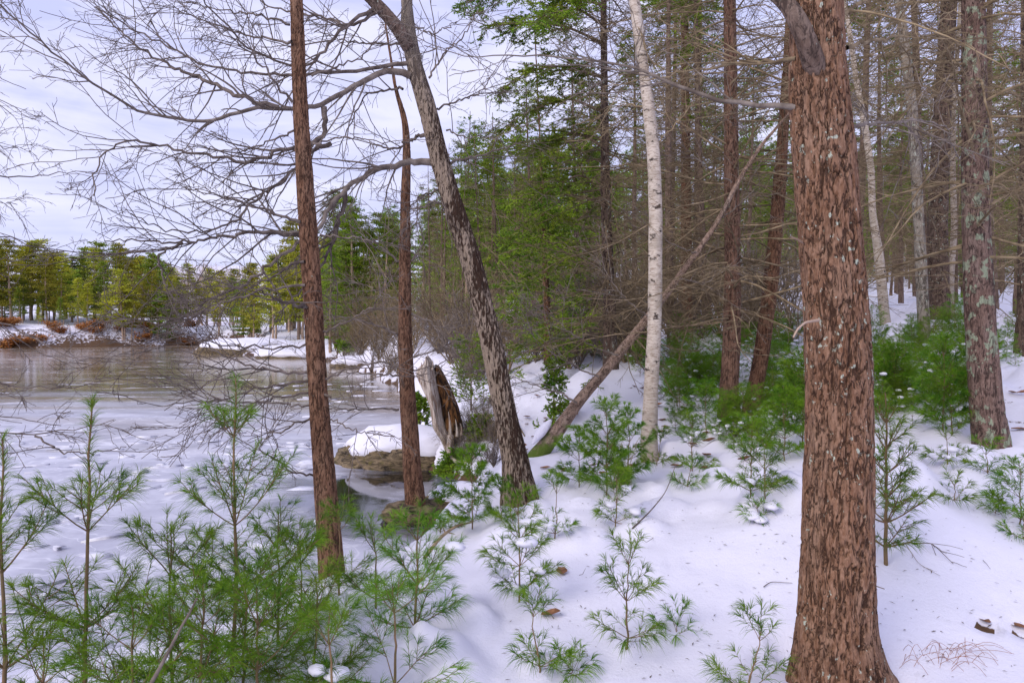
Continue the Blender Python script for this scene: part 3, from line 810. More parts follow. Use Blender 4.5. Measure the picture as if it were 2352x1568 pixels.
# ------------------------------------------------------------------ bare conifer crowns
def bare_crown(C, R, z0, z1, rg, whorl=.34, per=5, lo=1.0, hi=2.0, twigs=9, twl=.6, rtip=.0022, droop=-.06, sideonly=None, sub=3, elsd=.30):
    """dead lower limbs of a conifer: whorls of fine, planar, twiggy branches"""
    zs = np.arange(z0, z1, whorl)
    zs = np.repeat(zs, per) + rg.normal(0, whorl * .28, len(zs) * per)
    a = rg.uniform(0, 2 * np.pi, len(zs))
    if sideonly is not None:
        a = rg.choice(sideonly, len(zs)) + rg.normal(0, .5, len(zs))
    order = np.argsort(C[:, 2])
    cx = np.interp(zs, C[order, 2], C[order, 0]); cy = np.interp(zs, C[order, 2], C[order, 1]); r = np.interp(zs, C[order, 2], R[order])
    B = np.stack([cx, cy, zs], -1)
    el = rg.normal(.04, elsd, len(zs))
    d = np.stack([np.cos(a) * np.cos(el), np.sin(a) * np.cos(el), np.sin(el)], -1)
    L = rg.uniform(lo, hi, len(zs)) * (1 - .55 * (zs - z0) / max(z1 - z0, .1))
    n = 8
    pts = [B]; cur = B
    for j in range(n - 1):
        cur = cur + d * (L / (n - 1))[:, None]
        pts.append(cur)
        d = unit(d + rg.normal(0, .10, d.shape) + np.array([0, 0, droop if j < 4 else .05]))
    P = np.stack(pts, 1)
    rb = np.clip(r * .16, .005, .016)
    RR_ = rb[:, None] + (rtip - rb[:, None]) * np.linspace(0, 1, n)[None] ** .8
    A, RA = spawn(P, RR_, twigs, twl * .45, twl, 42, rg, 5, .12, -.02, .12, .6, rtip * .8, .75, .5, .005)
    B2, RB = spawn(A, RA, sub, twl * .15, twl * .5, 45, rg, 3, .18, -.02, .15, .7, rtip * .65, .6, .4, .003)
    return (P, RR_), (A, RA), (B2, RB)

def tube3(mb, parts, k=(5, 3, 3)):
    for (P, R), kk in zip(parts, k):
        mb.tubes(P, R, kk)
    return mb

def foliage_on(mb, P, per, L, Wd, rg, flat=.6, spread=.8, tmin=.1, dens_fn=None):
    m, k, _ = P.shape
    idx = np.repeat(np.arange(m), per)
    t_ = rg.uniform(tmin, 1, len(idx)); fi = t_ * (k - 1); i0 = np.minimum(fi.astype(int), k - 2); fr = (fi - i0)[:, None]
    B = P[idx, i0] * (1 - fr) + P[idx, i0 + 1] * fr
    T = unit(P[idx, i0 + 1] - P[idx, i0])
    side = unit(np.cross(T, [0, 0, 1.0])) * np.where(rg.random(len(idx)) < .5, 1, -1)[:, None]
    D = T * .7 + side * spread * rg.uniform(.3, 1, (len(idx), 1)) + rg.normal(0, .22, B.shape)
    if dens_fn is not None:
        keep = dens_fn(B)
        B, D = B[keep], D[keep]
    n = len(B)
    return mb.leaves(B, D, L * rg.uniform(.6, 1.25, n), Wd * rg.uniform(.7, 1.25, n), flat, rg)

hero_specs = [
    ('pine_tree', [(1674, 962, 58), (1674, 900, 42), (1681, 784, 40), (1683, 600, 36), (1680, 400, 33), (1678, 200, 30), (1676, 0, 27)], 8.65, 'bark_moss', 'brown pine trunk with bright green moss around its foot', dict(z0=1.9, z1=8.2, lo=1.4, hi=3.0, twl=.9, per=6)),
    ('pine_tree', [(1727, 942, 44), (1737, 880, 36), (1754, 784, 34), (1776, 600, 33), (1789, 450, 29), (1799, 300, 24), (1808, 150, 20), (1814, 30, 17)], 9.1, 'bark_red', 'slanting red-brown pine trunk close beside the moss-footed one', dict(z0=2.1, z1=8.2, lo=1.2, hi=2.6, twl=.8)),
    ('pine_tree', [(2278, 1022, 78), (2266, 934, 66), (2251, 750, 62), (2242, 500, 57), (2238, 250, 52), (2235, 0, 46)], 6.3, 'bark_lichen', 'stout pine trunk with big pale green lichen patches up high', dict(z0=2.4, z1=6.6, lo=1.3, hi=2.6, twl=.8)),
    ('pine_tree', [(2160, 745, 46), (2158, 690, 42), (2153, 500, 41), (2165, 250, 37), (2180, 0, 34)], 14.0, 'bark_dark', 'dark brown trunk rising out of bright green seedlings behind the grey stem', dict(z0=3.0, z1=12, lo=1.6, hi=3.4, twl=1.0)),
    ('maple_tree', [(2124, 810, 30), (2122, 750, 26), (2110, 500, 23), (2095, 250, 22), (2072, 60, 20), (2064, 0, 18)], 11.6, 'bark_grey', 'smooth grey-barked tree leaning slightly between the thick lichened trunks', dict(z0=4, z1=9, per=2, lo=1.0, hi=2.2)),
    ('birch_tree', [(2034, 745, 24), (2031, 720, 22), (2020, 600, 21), (2003, 480, 15), (2002, 400, 15), (1988, 300, 15), (1966, 180, 12), (1948, 50, 10), (1938, 0, 9)], 13.0, 'birch', 'crooked thin white birch seen just right of the thick lichen-flecked pine', dict(z0=4, z1=8, per=1, lo=.5, hi=1.0)),
    ('birch_tree', [(2184, 700, 14), (2184, 640, 13), (2192, 520, 13), (2188, 380, 12), (2190, 250, 10), (2200, 100, 9)], 16.0, 'birch', 'slender pale birch half hidden behind the dark brown trunk', dict(z0=5, z1=9, per=1, lo=.5, hi=1.0)),
    ('pine_tree', [(2352, 800, 40), (2356, 700, 34), (2358, 500, 30), (2362, 200, 26), (2364, 0, 24)], 10.5, 'bark_dark', 'lichened trunk cut off by the edge of the view beyond the stout pine', dict(z0=2.5, z1=8)),
    ('spruce_tree', [(1578, 790, 30), (1578, 700, 26), (1576, 500, 23), (1574, 250, 20), (1572, 0, 17)], 17, 'bark_red', 'rusty red trunk in the seedlings between the near birch and moss-footed pine', dict(z0=3, z1=11, lo=1.6, hi=3.2, twl=1.0)),
    ('spruce_tree', [(1600, 760, 18), (1600, 600, 17), (1604, 300, 15), (1606, 0, 12)], 20, 'bark_dark', 'dark slim trunk standing right beside the rusty red one', dict(z0=3, z1=13, lo=1.4, hi=3.0, twl=1.0)),
]
hero_tops = []
for i, (nm, rows, d, mt, lab, kw) in enumerate(hero_specs):
    rg = np.random.default_rng(100 + i)
    o, C, R = hero_tree(nm, rows, d, M[mt], lab, k=36 if d < 10 else 24, step=.025 if d < 10 else .06, fr=32, fz=8, amp=.007 if mt not in ('birch', 'bark_grey') else .002, seed=20 + i)
    args = dict(rtip=.0018 + d * .00012)
    args.update(kw)
    tube3(MB(), bare_crown(C, R, args.pop('z0'), min(args.pop('z1'), C[-1, 2]), rg, **args)).build('crown', M['twig_brown'], o)

rtree = [o for o in bpy.data.objects if o.get('label', '').startswith('stout pine')][0]
rg = np.random.default_rng(55)
for pts, r in [([(2215, 150, 6.3), (2118, 143, 6.1), (2050, 130, 6.0), (2005, 125, 5.9), (1950, 100, 5.8)], .014), ([(2215, 110, 6.3), (2158, 75, 6.0), (2088, 45, 5.8), (2043, 40, 5.6), (1980, 60, 5.5)], .012),
               ([(2215, 225, 6.3), (2170, 230, 6.1), (2100, 200, 6.0), (2040, 215, 5.9)], .010), ([(2258, 120, 6.3), (2300, 112, 6.2), (2360, 115, 6.1)], .011), ([(2258, 60, 6.3), (2290, 30, 6.2), (2330, 10, 6.1)], .012), ([(2262, 230, 6.3), (2310, 190, 6.2), (2360, 170, 6.1)], .010)]:
    limb(rtree, pts, r, .003, rg, 'twig_brown', rtip=.0018)

# hemlock with green boughs on the lake side, and two green cedars
def green_tree(name, rows, d, mat, label, seed, z0, z1, lo, hi, gfn, per=5, leaf=(.05, .022), dens=6, nmat='needle_hem', whorl=.3, twl=.5, sub=3, twigs=9):
    rg = np.random.default_rng(seed)
    o, C, R = hero_tree(name, rows, d, M[mat], label, k=24, step=.05, seed=seed)
    p = bare_crown(C, R, z0, min(z1, C[-1, 2]), rg, whorl=whorl, per=per, lo=lo, hi=hi, rtip=.002 + d * .0001, twigs=twigs, twl=twl, sub=sub)
    tube3(MB(), p).build('crown', M['twig_brown'], o)
    mb = MB()
    for k_ in (1, 2):
        foliage_on(mb, p[k_][0], dens if k_ == 2 else dens + 3, leaf[0], leaf[1], rg, .55, .9, .05, gfn)
    mb.build('foliage', M[nmat], o, smooth=False)
    return o
def clumpy(cx, half, thr, sc=1.1, zlo=-1, zhi=99, seed=0):
    def f(B):
        n = fbm(B * sc + seed, 3)
        u = B[:, 0] / B[:, 1] * F + 1176
        v = HY - (B[:, 2] - CZ) / B[:, 1] * F
        return (n > thr + .35 * np.clip((u - cx) / half, -.2, 1)) & (v > -250)
    return f
green_tree('hemlock_tree', [(1402, 800, 34), (1400, 700, 28), (1392, 500, 24), (1388, 250, 18), (1386, 0, 14)], 9.8, 'bark_dark', 'tall hemlock hung with dark green boughs on its lake side', 201, 1.6, 10.5, 1.3, 2.3, clumpy(1310, 110, .44, seed=3), per=9, leaf=(.048, .02), dens=10, whorl=.26)
hem = [o for o in bpy.data.objects if o.get('category') == 'tree' and o.name.startswith('hemlock_tree')][0]
rg = np.random.default_rng(207)
for pts in [[(1386, 100, 9.8), (1300, 60, 9.5), (1200, 50, 9.2), (1120, 65, 9.0), (1075, 40, 8.9)], [(1388, 180, 9.8), (1300, 150, 9.4), (1220, 160, 9.1), (1150, 205, 8.9)],
            [(1390, 260, 9.8), (1310, 225, 9.5), (1240, 245, 9.2), (1180, 275, 9.0), (1150, 310, 8.9)], [(1390, 340, 9.8), (1320, 300, 9.6), (1250, 330, 9.4), (1205, 355, 9.3)],
            [(1387, 15, 9.8), (1270, -30, 9.4), (1160, -20, 9.1), (1070, 5, 8.9)], [(1392, 430, 9.8), (1330, 400, 9.6), (1270, 430, 9.5), (1225, 470, 9.4)], [(1387, 60, 9.8), (1330, 20, 9.2), (1260, 30, 8.7), (1210, 60, 8.4)]]:
    P = resample([px(*q) for q in pts], 20); R = np.linspace(.022, .005, 20)
    A, RA = spawn(P[None], R[None], 26, .25, .75, 48, rg, 6, .10, -.05, .2, .5, .003, .75, .5, .007)
    B, RB = spawn(A, RA, 7, .10, .32, 45, rg, 4, .12, -.04, .1, .6, .002, .75, .4)
    br = MB().tubes(P, R, 6).tubes(A, RA, 4).tubes(B, RB, 3).build('branch', M['twig_brown'], hem)
    br['o'] = list(hem['o'])
    mb = MB()
    foliage_on(mb, A, 12, .045, .017, rg, .5, 1.0, .3); foliage_on(mb, B, 12, .045, .017, rg, .5, 1.0, .05)
    mb.build('foliage', M['needle_hem'], br, smooth=False)
green_tree('cedar_tree', [(1258, 800, 18), (1256, 700, 16), (1252, 600, 13), (1246, 450, 9), (1240, 320, 4)], 13.0, 'bark_red', 'bushy bright green cedar standing just right of the leaning mottled oak', 202, 1.3, 5.4, 1.0, 1.6, clumpy(1350, 140, .43, seed=8), per=7, leaf=(.05, .021), dens=13)
green_tree('cedar_tree', [(1330, 790, 16), (1328, 650, 14), (1322, 500, 11), (1318, 340, 5)], 16.5, 'bark_dark', 'ragged olive cedar behind, between the hemlock and the bright cedar', 203, 1.2, 6.4, .9, 1.6, clumpy(1400, 160, .46, seed=5), per=6, leaf=(.06, .026), dens=10)

def bush(name, x, y, h, w, label, seed, d=None, nmat='needle_hem', leaf=(.04, .018), n1=46, cat='shrub'):
    p0 = hit(x, y)[0] if d is None else px(x, y, d)
    rg = np.random.default_rng(seed)
    o = thing(name, p0, label, cat)
    st_ = np.stack([p0 + np.array([0, 0, -.15]), p0 + np.array([0, 0, h * .5]), p0 + np.array([.02, 0, h])])
    P = resample(st_, 10)[None]; R = np.linspace(.018, .004, 10)[None]
    A, RA = spawn(P, R, n1, w * .7, w * 1.15, 68, rg, 6, .16, .04, .12, .5, .0025, 0, .55)
    B, RB = spawn(A, RA, 8, w * .2, w * .5, 45, rg, 4, .15, 0, .15, .6, .002, .5, .4)
    mb = MB().tubes(P, R, 6); mb.tubes(A, RA, 4); mb.tubes(B, RB, 3)
    mb.build('stem', M['twig_brown'], o)
    mb = MB()
    foliage_on(mb, A, 14, leaf[0], leaf[1], rg, .4, .9, .2); foliage_on(mb, B, 13, leaf[0], leaf[1], rg, .4, .9, 0)
    mb.build('foliage', M[nmat], o, smooth=False)
    return o
bush('cedar_shrub', 1082, 945, 1.35, .62, 'rounded olive cedar shrub growing behind the split dead stump', 301, d=12.3)
bush('cedar_shrub', 1272, 985, .95, .30, 'small dark cedar shrub against the lower part of the leaning log', 302)
bush('cedar_shrub', 965, 975, .5, .3, 'low green cedar tuft at the lake side of the dead stump', 303, d=11.8)
bush('hemlock_shrub', 1105, 1008, .35, .28, 'tiny hemlock sprig poking from snow right of the dead stump', 304)
bush('hemlock_shrub', 1040, 1085, .25, .35, 'flat hemlock sprays hanging over the rock beside the cove', 305)
bush('cedar_shrub', 800, 815, 1.6, .9, 'dark green shrub on the snowy point across the ice', 306, leaf=(.12, .05))

# ------------------------------------------------------------------ leaning dead log
rg = np.random.default_rng(61)
lg = [(1239, 1042, 40), (1262, 1012, 35), (1284, 984, 32), (1334, 914, 26), (1384, 859, 23), (1444, 784, 21), (1520, 690, 16), (1600, 580, 13), (1652, 505, 11), (1690, 425, 10), (1743, 340, 8), (1813, 260, 5)]
C, R = trunk_axis(lg, 8.5, 8.3, extra=.6, bury=.15)
log = thing('fallen_log', C[1], 'dead bare trunk fallen at a slant across the view behind the birch', 'log')
trunk_mb(C, R, 28, .03, .004, 26, 4, 9).build('trunk', M['log_bark'], log)
def dp(i): return 8.5 + 2.0 * (1042 - lg[i][1]) / (1042 - 260)
for pts, r in [([(1325, 925, 8.24), (1280, 900, 8.22), (1230, 885, 8.21), (1170, 862, 8.20), (1140, 835, 8.20)], .015), ([(1375, 865, 8.26), (1320, 840, 8.25), (1262, 808, 8.24), (1230, 780, 8.24), (1200, 730, 8.22)], .013),
               ([(1420, 815, 8.27), (1360, 795, 8.26), (1300, 760, 8.25), (1255, 700, 8.24)], .012), ([(1490, 725, 8.30), (1440, 690, 8.28), (1400, 640, 8.27), (1380, 590, 8.26)], .011), ([(1600, 580, 8.34), (1540, 560, 8.33), (1480, 500, 8.32)], .010),
               ([(1660, 500, 8.37), (1700, 470, 8.36), (1760, 400, 8.34)], .010), ([(1680, 420, 8.39), (1620, 380, 8.38), (1560, 330, 8.38)], .010), ([(1560, 640, 8.33), (1620, 650, 8.32), (1700, 600, 8.31)], .008), ([(1740, 340, 8.42), (1700, 300, 8.42), (1660, 260, 8.40)], .008)]:
    limb(log, pts, r, .0025, rg, 'twig_grey', rtip=.0022, dens=1.0, scale=1.0)
mb = MB()
Pp = resample([px(1232, 1030, 8.42), px(1250, 1006, 8.42), px(1275, 975, 8.45)], 12)
mb.tubes(Pp + np.array([-.05, 0, .06]), .055 * np.sin(np.linspace(.15, 2.9, 12)) + .004, 10)
mb.build('snow_cap', M['snow_cap'], log)

# ------------------------------------------------------------------ rocks, stump
t = NT('lichen_stained_rock')
n1 = t.noise(t.obj((5, 5, 16), rot=(.3, .5, 0)), 1, 8, .72, .8)
n2 = t.noise(t.obj(), 7, 6, .65)
c = t.mix(t.step(n1, .35, .65), (.02, .015, .01, 1), (.27, .20, .12, 1))
c = t.mix(t.step(n2, .52, .68), c, (.12, .10, .03, 1))
t.bump(n1, .9, .05)
M['rock'] = t.done(c, .8)

def rock(c, r, sq, seed, label, cap=True, capz=.25, group=None, nu=64, nv=40):
    o = thing('rock', c, label, 'rock', group)
    th = np.linspace(0, np.pi, nv)[:, None]; ph = (np.arange(nu) / nu * 2 * np.pi)[None, :]
    d = np.stack([np.sin(th) * np.cos(ph), np.sin(th) * np.sin(ph), np.cos(th) + 0 * ph], -1)
    k = 1 + .5 * (fbm(d * 1.6 + seed * 5.1 + 30, 4) - .5) + .30 * np.abs(fbm(d * np.array([2.5, 2.5, 9]) + seed, 3) - .5)
    V = np.asarray(c) + d * k[..., None] * r * np.array(sq)
    i = np.arange(nv - 1)[:, None] * nu; j = np.arange(nu)[None, :]; j_ = (j + 1) % nu
    Q = np.stack([i + j, i + nu + j, i + nu + j_, i + j_], -1).reshape(-1, 4)
    MB().add(V, Q).build('stone', M['rock'], o)
    if cap:
        lowr = sstep(capz - .16, capz + .12, d[..., 2] + (fbm(d * 3.2 + seed * 3, 3) - .5) * .7)
        ks = np.maximum(k, 1 + .35 * (fbm(d * 1.1 + seed, 2) - .5) + .10)
        ks = .35 * k + .65 * ks
        V2 = np.asarray(c) + d * ks[..., None] * r * np.array(sq) + (lowr[..., None] * 2 - 1.0) * np.array([0, 0, .055 * min(r, 1.5)]) - d * (1 - lowr[..., None]) * .22 * r
        MB().add(V2, Q).build('snow_cap', M['snow_cap'], o)
    return o
rock((-1.75, 11.5, -.55), 1.0, (1.2, .8, .50), 2, 'broad stained rock under a smooth snow dome beside the cove', capz=.42)
rock((-1.15, 8.05, -.56), .5, (.75, .6, .42), 4, 'low wet rock at the foot of the slimmer spruce', cap=False)
rock((-.6, 8.35, -.48), .5, (.9, .5, .5), 5, 'brown rock edge under the pine seedlings by the cove', capz=.35)
rock((-21.5, 56, -.8), 4.2, (1.05, .6, .36), 6, 'big tan ledge striped with snow across the frozen lake', capz=.42)
rock((-15.6, 49.5, -.75), 2.7, (1.2, .6, .3), 7, 'smaller snow-covered ledge in front of the far tan one', capz=.34)
rock((-8.5, 38, -.6), 1.3, (1.2, .8, .5), 8, 'dark boulder on the shore seen between the two spruces', capz=.4)
rock((-.05, 12.2, .40), .35, (1, .8, .6), 9, 'half-buried boulder with snow on it behind the leaning oak', capz=.3)

t = NT('weathered_dead_wood')
n1 = t.noise(t.obj((30, 30, 2.5)), 1, 5, .6, .3)
c = t.mix(t.step(n1, .35, .62), (.24, .16, .115, 1), (.62, .54, .47, 1))
t.bump(n1, .9, .02)
M['deadwood'] = t.done(c, .85)
t = NT('rotten_orange_wood')
n1 = t.noise(t.obj((18, 18, 5)), 1, 5, .65)
c = t.mix(t.step(n1, .42, .62), (.02, .011, .007, 1), (.22, .10, .035, 1))
t.bump(n1, 1.0, .03)
M['rotwood'] = t.done(c, .9)
st_o = thing('tree_stump', px(1010, 1000, 10.6), 'split dead stump, bleached grey outside and rotten orange within, on the rock', 'stump')
dS = 10.6
def stump_sheet(left_e, right_e, dcen, bulge, thick, mat, nm, seed):
    L_ = resample([px(x, y, dcen) for x, y in left_e], 40); R_ = resample([px(x, y, dcen) for x, y in right_e], 40)
    nu = 22
    u = np.linspace(0, 1, nu)
    mid = L_[:, None] * (1 - u)[None, :, None] + R_[:, None] * u[None, :, None]
    b = np.sin(u * np.pi)[None, :] * bulge
    nz = (fbm(np.stack([u[None, :] * 9 + 0 * mid[..., 0], mid[..., 2] * 2.2, mid[..., 0] * 0 + seed], -1), 4) - .5) * .12
    f_ = mid.copy(); f_[..., 1] -= b + nz
    k_ = mid.copy(); k_[..., 1] += thick
    V = np.concatenate([f_, k_[:, ::-1]], 1)
    n, k = V.shape[:2]
    i = np.arange(n - 1)[:, None] * k; j = np.arange(k)[None, :]; j_ = (j + 1) % k
    return MB().add(V, np.stack([i + j, i + j_, i + k + j_, i + k + j], -1).reshape(-1, 4)).build(nm, mat, st_o)
stump_sheet([(1030, 1055), (1012, 1010), (994, 985), (986, 930), (968, 890), (955, 862), (956, 845), (972, 838), (979, 818)], [(1042, 1050), (1035, 1005), (1022, 985), (1012, 930), (1004, 890), (998, 855), (996, 842), (990, 826), (982, 817)], dS, .16, .10, M['deadwood'], 'bleached_shell', 1)
stump_sheet([(1022, 1010), (1014, 985), (1006, 930), (1000, 890), (997, 850), (998, 838)], [(1064, 1000), (1062, 985), (1052, 940), (1036, 900), (1018, 862), (1006, 842)], dS + .12, .12, .22, M['rotwood'], 'rotten_core', 2)
for (x0, y0, x1, y1, w) in [(1034, 1000, 1030, 945, .02), (1050, 1002, 1046, 962, .018), (1060, 1000, 1058, 972, .015), (978, 850, 982, 812, .018), (965, 850, 968, 832, .016), (992, 850, 994, 826, .014)]:
    Pp = resample([px(x0, y0, dS - .1), px((x0 + x1) / 2 + 2, (y0 + y1) / 2, dS - .1), px(x1, y1, dS - .1)], 8)
    MB().tubes(Pp, np.linspace(w * 1.6, .003, 8), 6).build('splinter', M['deadwood'], st_o)
mb = MB()
Pp = resample([px(1035, 1000, dS - .2), px(1030, 1040, dS - .35), px(1048, 1062, dS - .4), px(1075, 1062, dS - .45), px(1090, 1045, dS - .5)], 18)
mb.tubes(Pp, np.linspace(.05, .02, 18), 9)
mb.build('root', M['deadwood'], st_o)

o = thing('tree_stump', hit(1718, 785)[0], 'short sawn stump among seedlings beyond the slanting red pine', 'stump')
p0 = np.array(o['o'])
trunk_mb(np.array([p0 - [0, 0, .3], p0, p0 + [0, 0, .62]]), np.array([.16, .15, .14]), 20, .05, .01).build('trunk', M['bark_far'], o)
mb = MB().tubes(np.array([p0 + [0, 0, .615], p0 + [0, 0, .63]]), np.array([.139, .002]), 20); mb.build('cut_top', M['deadwood'], o)

# ------------------------------------------------------------------ young white pines
def young_pine(h, seed, spread=.5, nl=.09, dens=1.0, rdia=.007, whorls=None, lean=0.0, simple=False, snow=0, nw=.0022, per=5, low=.12, tuft=1.0, topw=.82, zlist=None):
    """returns (stem MB, foliage MB, snow MB) of one young white pine standing at the origin"""
    rg = np.random.default_rng(seed)
    n = 14
    z = np.linspace(0, h, n)
    wob = np.cumsum(rg.normal(0, .004, (n, 2)), 0)
    S = np.stack([wob[:, 0] + lean * z, wob[:, 1], z], -1)
    S0 = np.vstack([S[0] - [0, 0, .12], S])
    mbS = MB(); mbN = MB(); mbW = []
    R = np.linspace(rdia, rdia * .3, n)
    mbS.tubes(S0, np.concatenate([[rdia * 1.1], R]), 7)
    shoots = [(S[int(n * max(.5, (zlist[-1][0] if zlist else topw) - .02)):], 2.4 if zlist else 1.3)]
    nW = whorls or max(2, int(round(h / .26)))
    zw = np.linspace(low, topw, nW) * h
    if zlist:
        zw = np.array([a_ for a_, b_ in zlist]) * h; nW = len(zw)
        topw = zw.max() / h
    for i, zz in enumerate(zw):
        c = np.array([np.interp(zz, z, S[:, 0]), np.interp(zz, z, S[:, 1]), zz])
        top = zz / h
        L0 = spread * (1 - top) ** .7 * (.75 if top < .2 else 1) + .10
        if zlist:
            L0 = zlist[i][1]
        a0 = rg.uniform(0, 6.28)
        m = per if i < nW - 1 else per - 1
        for b in range(m):
            a = a0 + b * 6.283 / m + rg.normal(0, .22)
            el = math.radians(20 + 42 * top + rg.normal(0, 9))
            L = L0 * rg.uniform(.65, 1.15)
            k = 7
            d = np.array([math.cos(a) * math.cos(el), math.sin(a) * math.cos(el), math.sin(el)])
            pts = [c]
            for j in range(k - 1):
                pts.append(pts[-1] + d * L / (k - 1))
                d = d + rg.normal(0, .05, 3) + np.array([0, 0, .07 if top > .25 else .03]); d /= np.linalg.norm(d)
            P = np.array(pts)
            mbS.tubes(P, np.linspace(rdia * .5 * (1 - top * .4), rdia * .16, k), 4)
            shoots.append((P[int(k * .38):], 1.0))
            if snow and rg.random() < snow and top < .6:
                q = P[rg.integers(3, 6)]
                mbW.append(MB().blob(q + [0, 0, .012], rg.uniform(.03, .06), (1.2, 1.0, .5), seed + b, .35, 10, 7))
            if L > .13:
                ns = 2 if L < .25 else 4
                for s in range(ns):
                    tt = .38 + .42 * s / max(ns - 1, 1)
                    q = P[min(k - 2, int(tt * (k - 1)))]
                    T = P[min(k - 1, int(tt * (k - 1)) + 1)] - q; T /= np.linalg.norm(T)
                    sd_ = np.cross(T, [0, 0, 1.0]); sd_ /= np.linalg.norm(sd_) + 1e-9
                    dd = T * .75 + sd_ * (.75 if s % 2 else -.75) + np.array([0, 0, rg.uniform(.0, .3)]); dd /= np.linalg.norm(dd)
                    l2 = L * (1 - tt) * rg.uniform(.6, .9) + .03
                    P2 = np.array([q, q + dd * l2 * .5, q + dd * l2 + [0, 0, .06 * l2]])
                    mbS.tubes(P2, np.linspace(rdia * .26, rdia * .12, 3), 3)
                    shoots.append((P2, 1.0))
    for P, w in shoots:
        seg = np.linalg.norm(np.diff(P, axis=0), axis=1); L = seg.sum()
        nf = max(5, int(L * 165 * dens * w)) ; ex = int(10 * dens * tuft)
        t_ = np.concatenate([rg.uniform(0.02, 1, nf), rg.uniform(.9, 1.0, ex)])
        s = np.concatenate([[0], np.cumsum(seg)]) / L
        B = np.stack([np.interp(t_, s, P[:, i]) for i in range(3)], -1)
        ti = np.clip(np.searchsorted(s, t_) - 1, 0, len(P) - 2)
        T = unit(P[ti + 1] - P[ti])
        rad_ = unit(np.cross(T, rg.normal(0, 1, T.shape)))
        op = rg.uniform(.30, .85, (len(T), 1))
        op[nf:] *= .75
        D = T * (1 - op * .55) + rad_ * op * .85
        nn = 3 if not simple else 2
        B = np.repeat(B, nn, 0); D = np.repeat(D, nn, 0) + rg.normal(0, .13, (len(B), 3))
        mbN.needles(B, D, nl * rg.uniform(.65, 1.12, len(B)), nw, .42, rg, simple)
    return mbS, mbN, mbW

def pine_thing(loc, h, seed, label, group=None, rz=0, **kw):
    o = thing('young_pine', loc, label, 'young pine', group)
    o.rotation_euler = (0, 0, rz)
    o['o'] = [0, 0, 0]
    s, n, w = young_pine(h, seed, **kw)
    s.build('stem', M['stem_pine'], o); n.build('foliage', M['needle'], o, smooth=False)
    for w_ in w:
        w_.build('snow_cap', M['snow_cap'], o)
    o['o'] = [float(v) for v in loc]
    return o

def stand(x, ytop, d):
    """a young pine whose foot is below the picture: base on the ground at depth d, height up to ytop"""
    X = (x - 1176) / F * d
    g = float(ground_z(np.array([X]), np.array([d]))[0])
    return np.array([X, d, g]), CZ - (ytop - HY) / F * d - g

NEAR = [  # x, top row, depth, spread, label
    (14, 1008, 2.75, .42, 'tall young pine at the picture edge with one bare leader over the ice', dict(per=5, zlist=[(.15, .40), (.35, .38), (.62, .30)])),
    (196, 918, 2.95, .40, 'tallest-looking young pine with a long plume-like leader above the lake ice', dict(per=5, zlist=[(.12, .40), (.36, .34), (.63, .32)])),
    (532, 868, 3.6, .62, 'wide young pine with a thin bare upper stem, left of the bank spruce', dict(per=6, zlist=[(.10, .6), (.28, .52), (.50, .42), (.80, .20)])),
    (395, 1215, 3.3, .50, 'bushy young pine between the plume-topped one and the thin-stemmed one', {}),
    (640, 1180, 3.9, .42, 'leafy young pine just left of the bank spruce', {}),
    (95, 1470, 2.7, .45, 'low bushy pine in the bottom corner below the plume-topped pine', {}),
    (300, 1390, 2.75, .45, 'dense low pine crowding the foot of the plume-topped pine', {}),
    (470, 1330, 2.9, .50, 'thick low pine around the foot of the thin-stemmed pine', {}),
    (600, 1340, 3.0, .46, 'dense green pine bush in front of the bank spruce', {}),
    (720, 1330, 3.3, .42, 'spreading young pine hiding the base of the bank spruce', {}),
    (778, 1165, 4.6, .30, 'slim feathery pine leaning on the trunk of the bank spruce', {}),
    (862, 1225, 4.2, .38, 'feathery young pine between the bank spruce and the snowy slope', {}),
    (952, 1160, 3.75, .36, 'lanky two-foot pine at the edge of the open snow, beside the feathery one', dict(snow=.25)),
    (905, 1340, 3.2, .40, 'snow-dusted pine bush at the bottom where thicket meets open snow', dict(snow=.4)),
    (770, 1400, 2.85, .40, 'dark pine bush rising from the bottom edge right of the spruce base', dict(snow=.3)),
    (560, 1290, 3.4, .48, 'full green pine behind the thin-stemmed one', {}),
    (690, 1250, 4.2, .36, 'bright green pine touching the bank spruce on its lake side', {}),
]
for i, (x, yt, d, sp, lab, kw) in enumerate(NEAR):
    loc, h = stand(x, yt, d)
    a = dict(spread=sp, nl=.105, dens=.64, rdia=.006 + .0035 * h, nw=.0017, topw=.74)
    a.update(kw)
    pine_thing(loc, h, 500 + i, lab, rz=i * 1.3, **a)

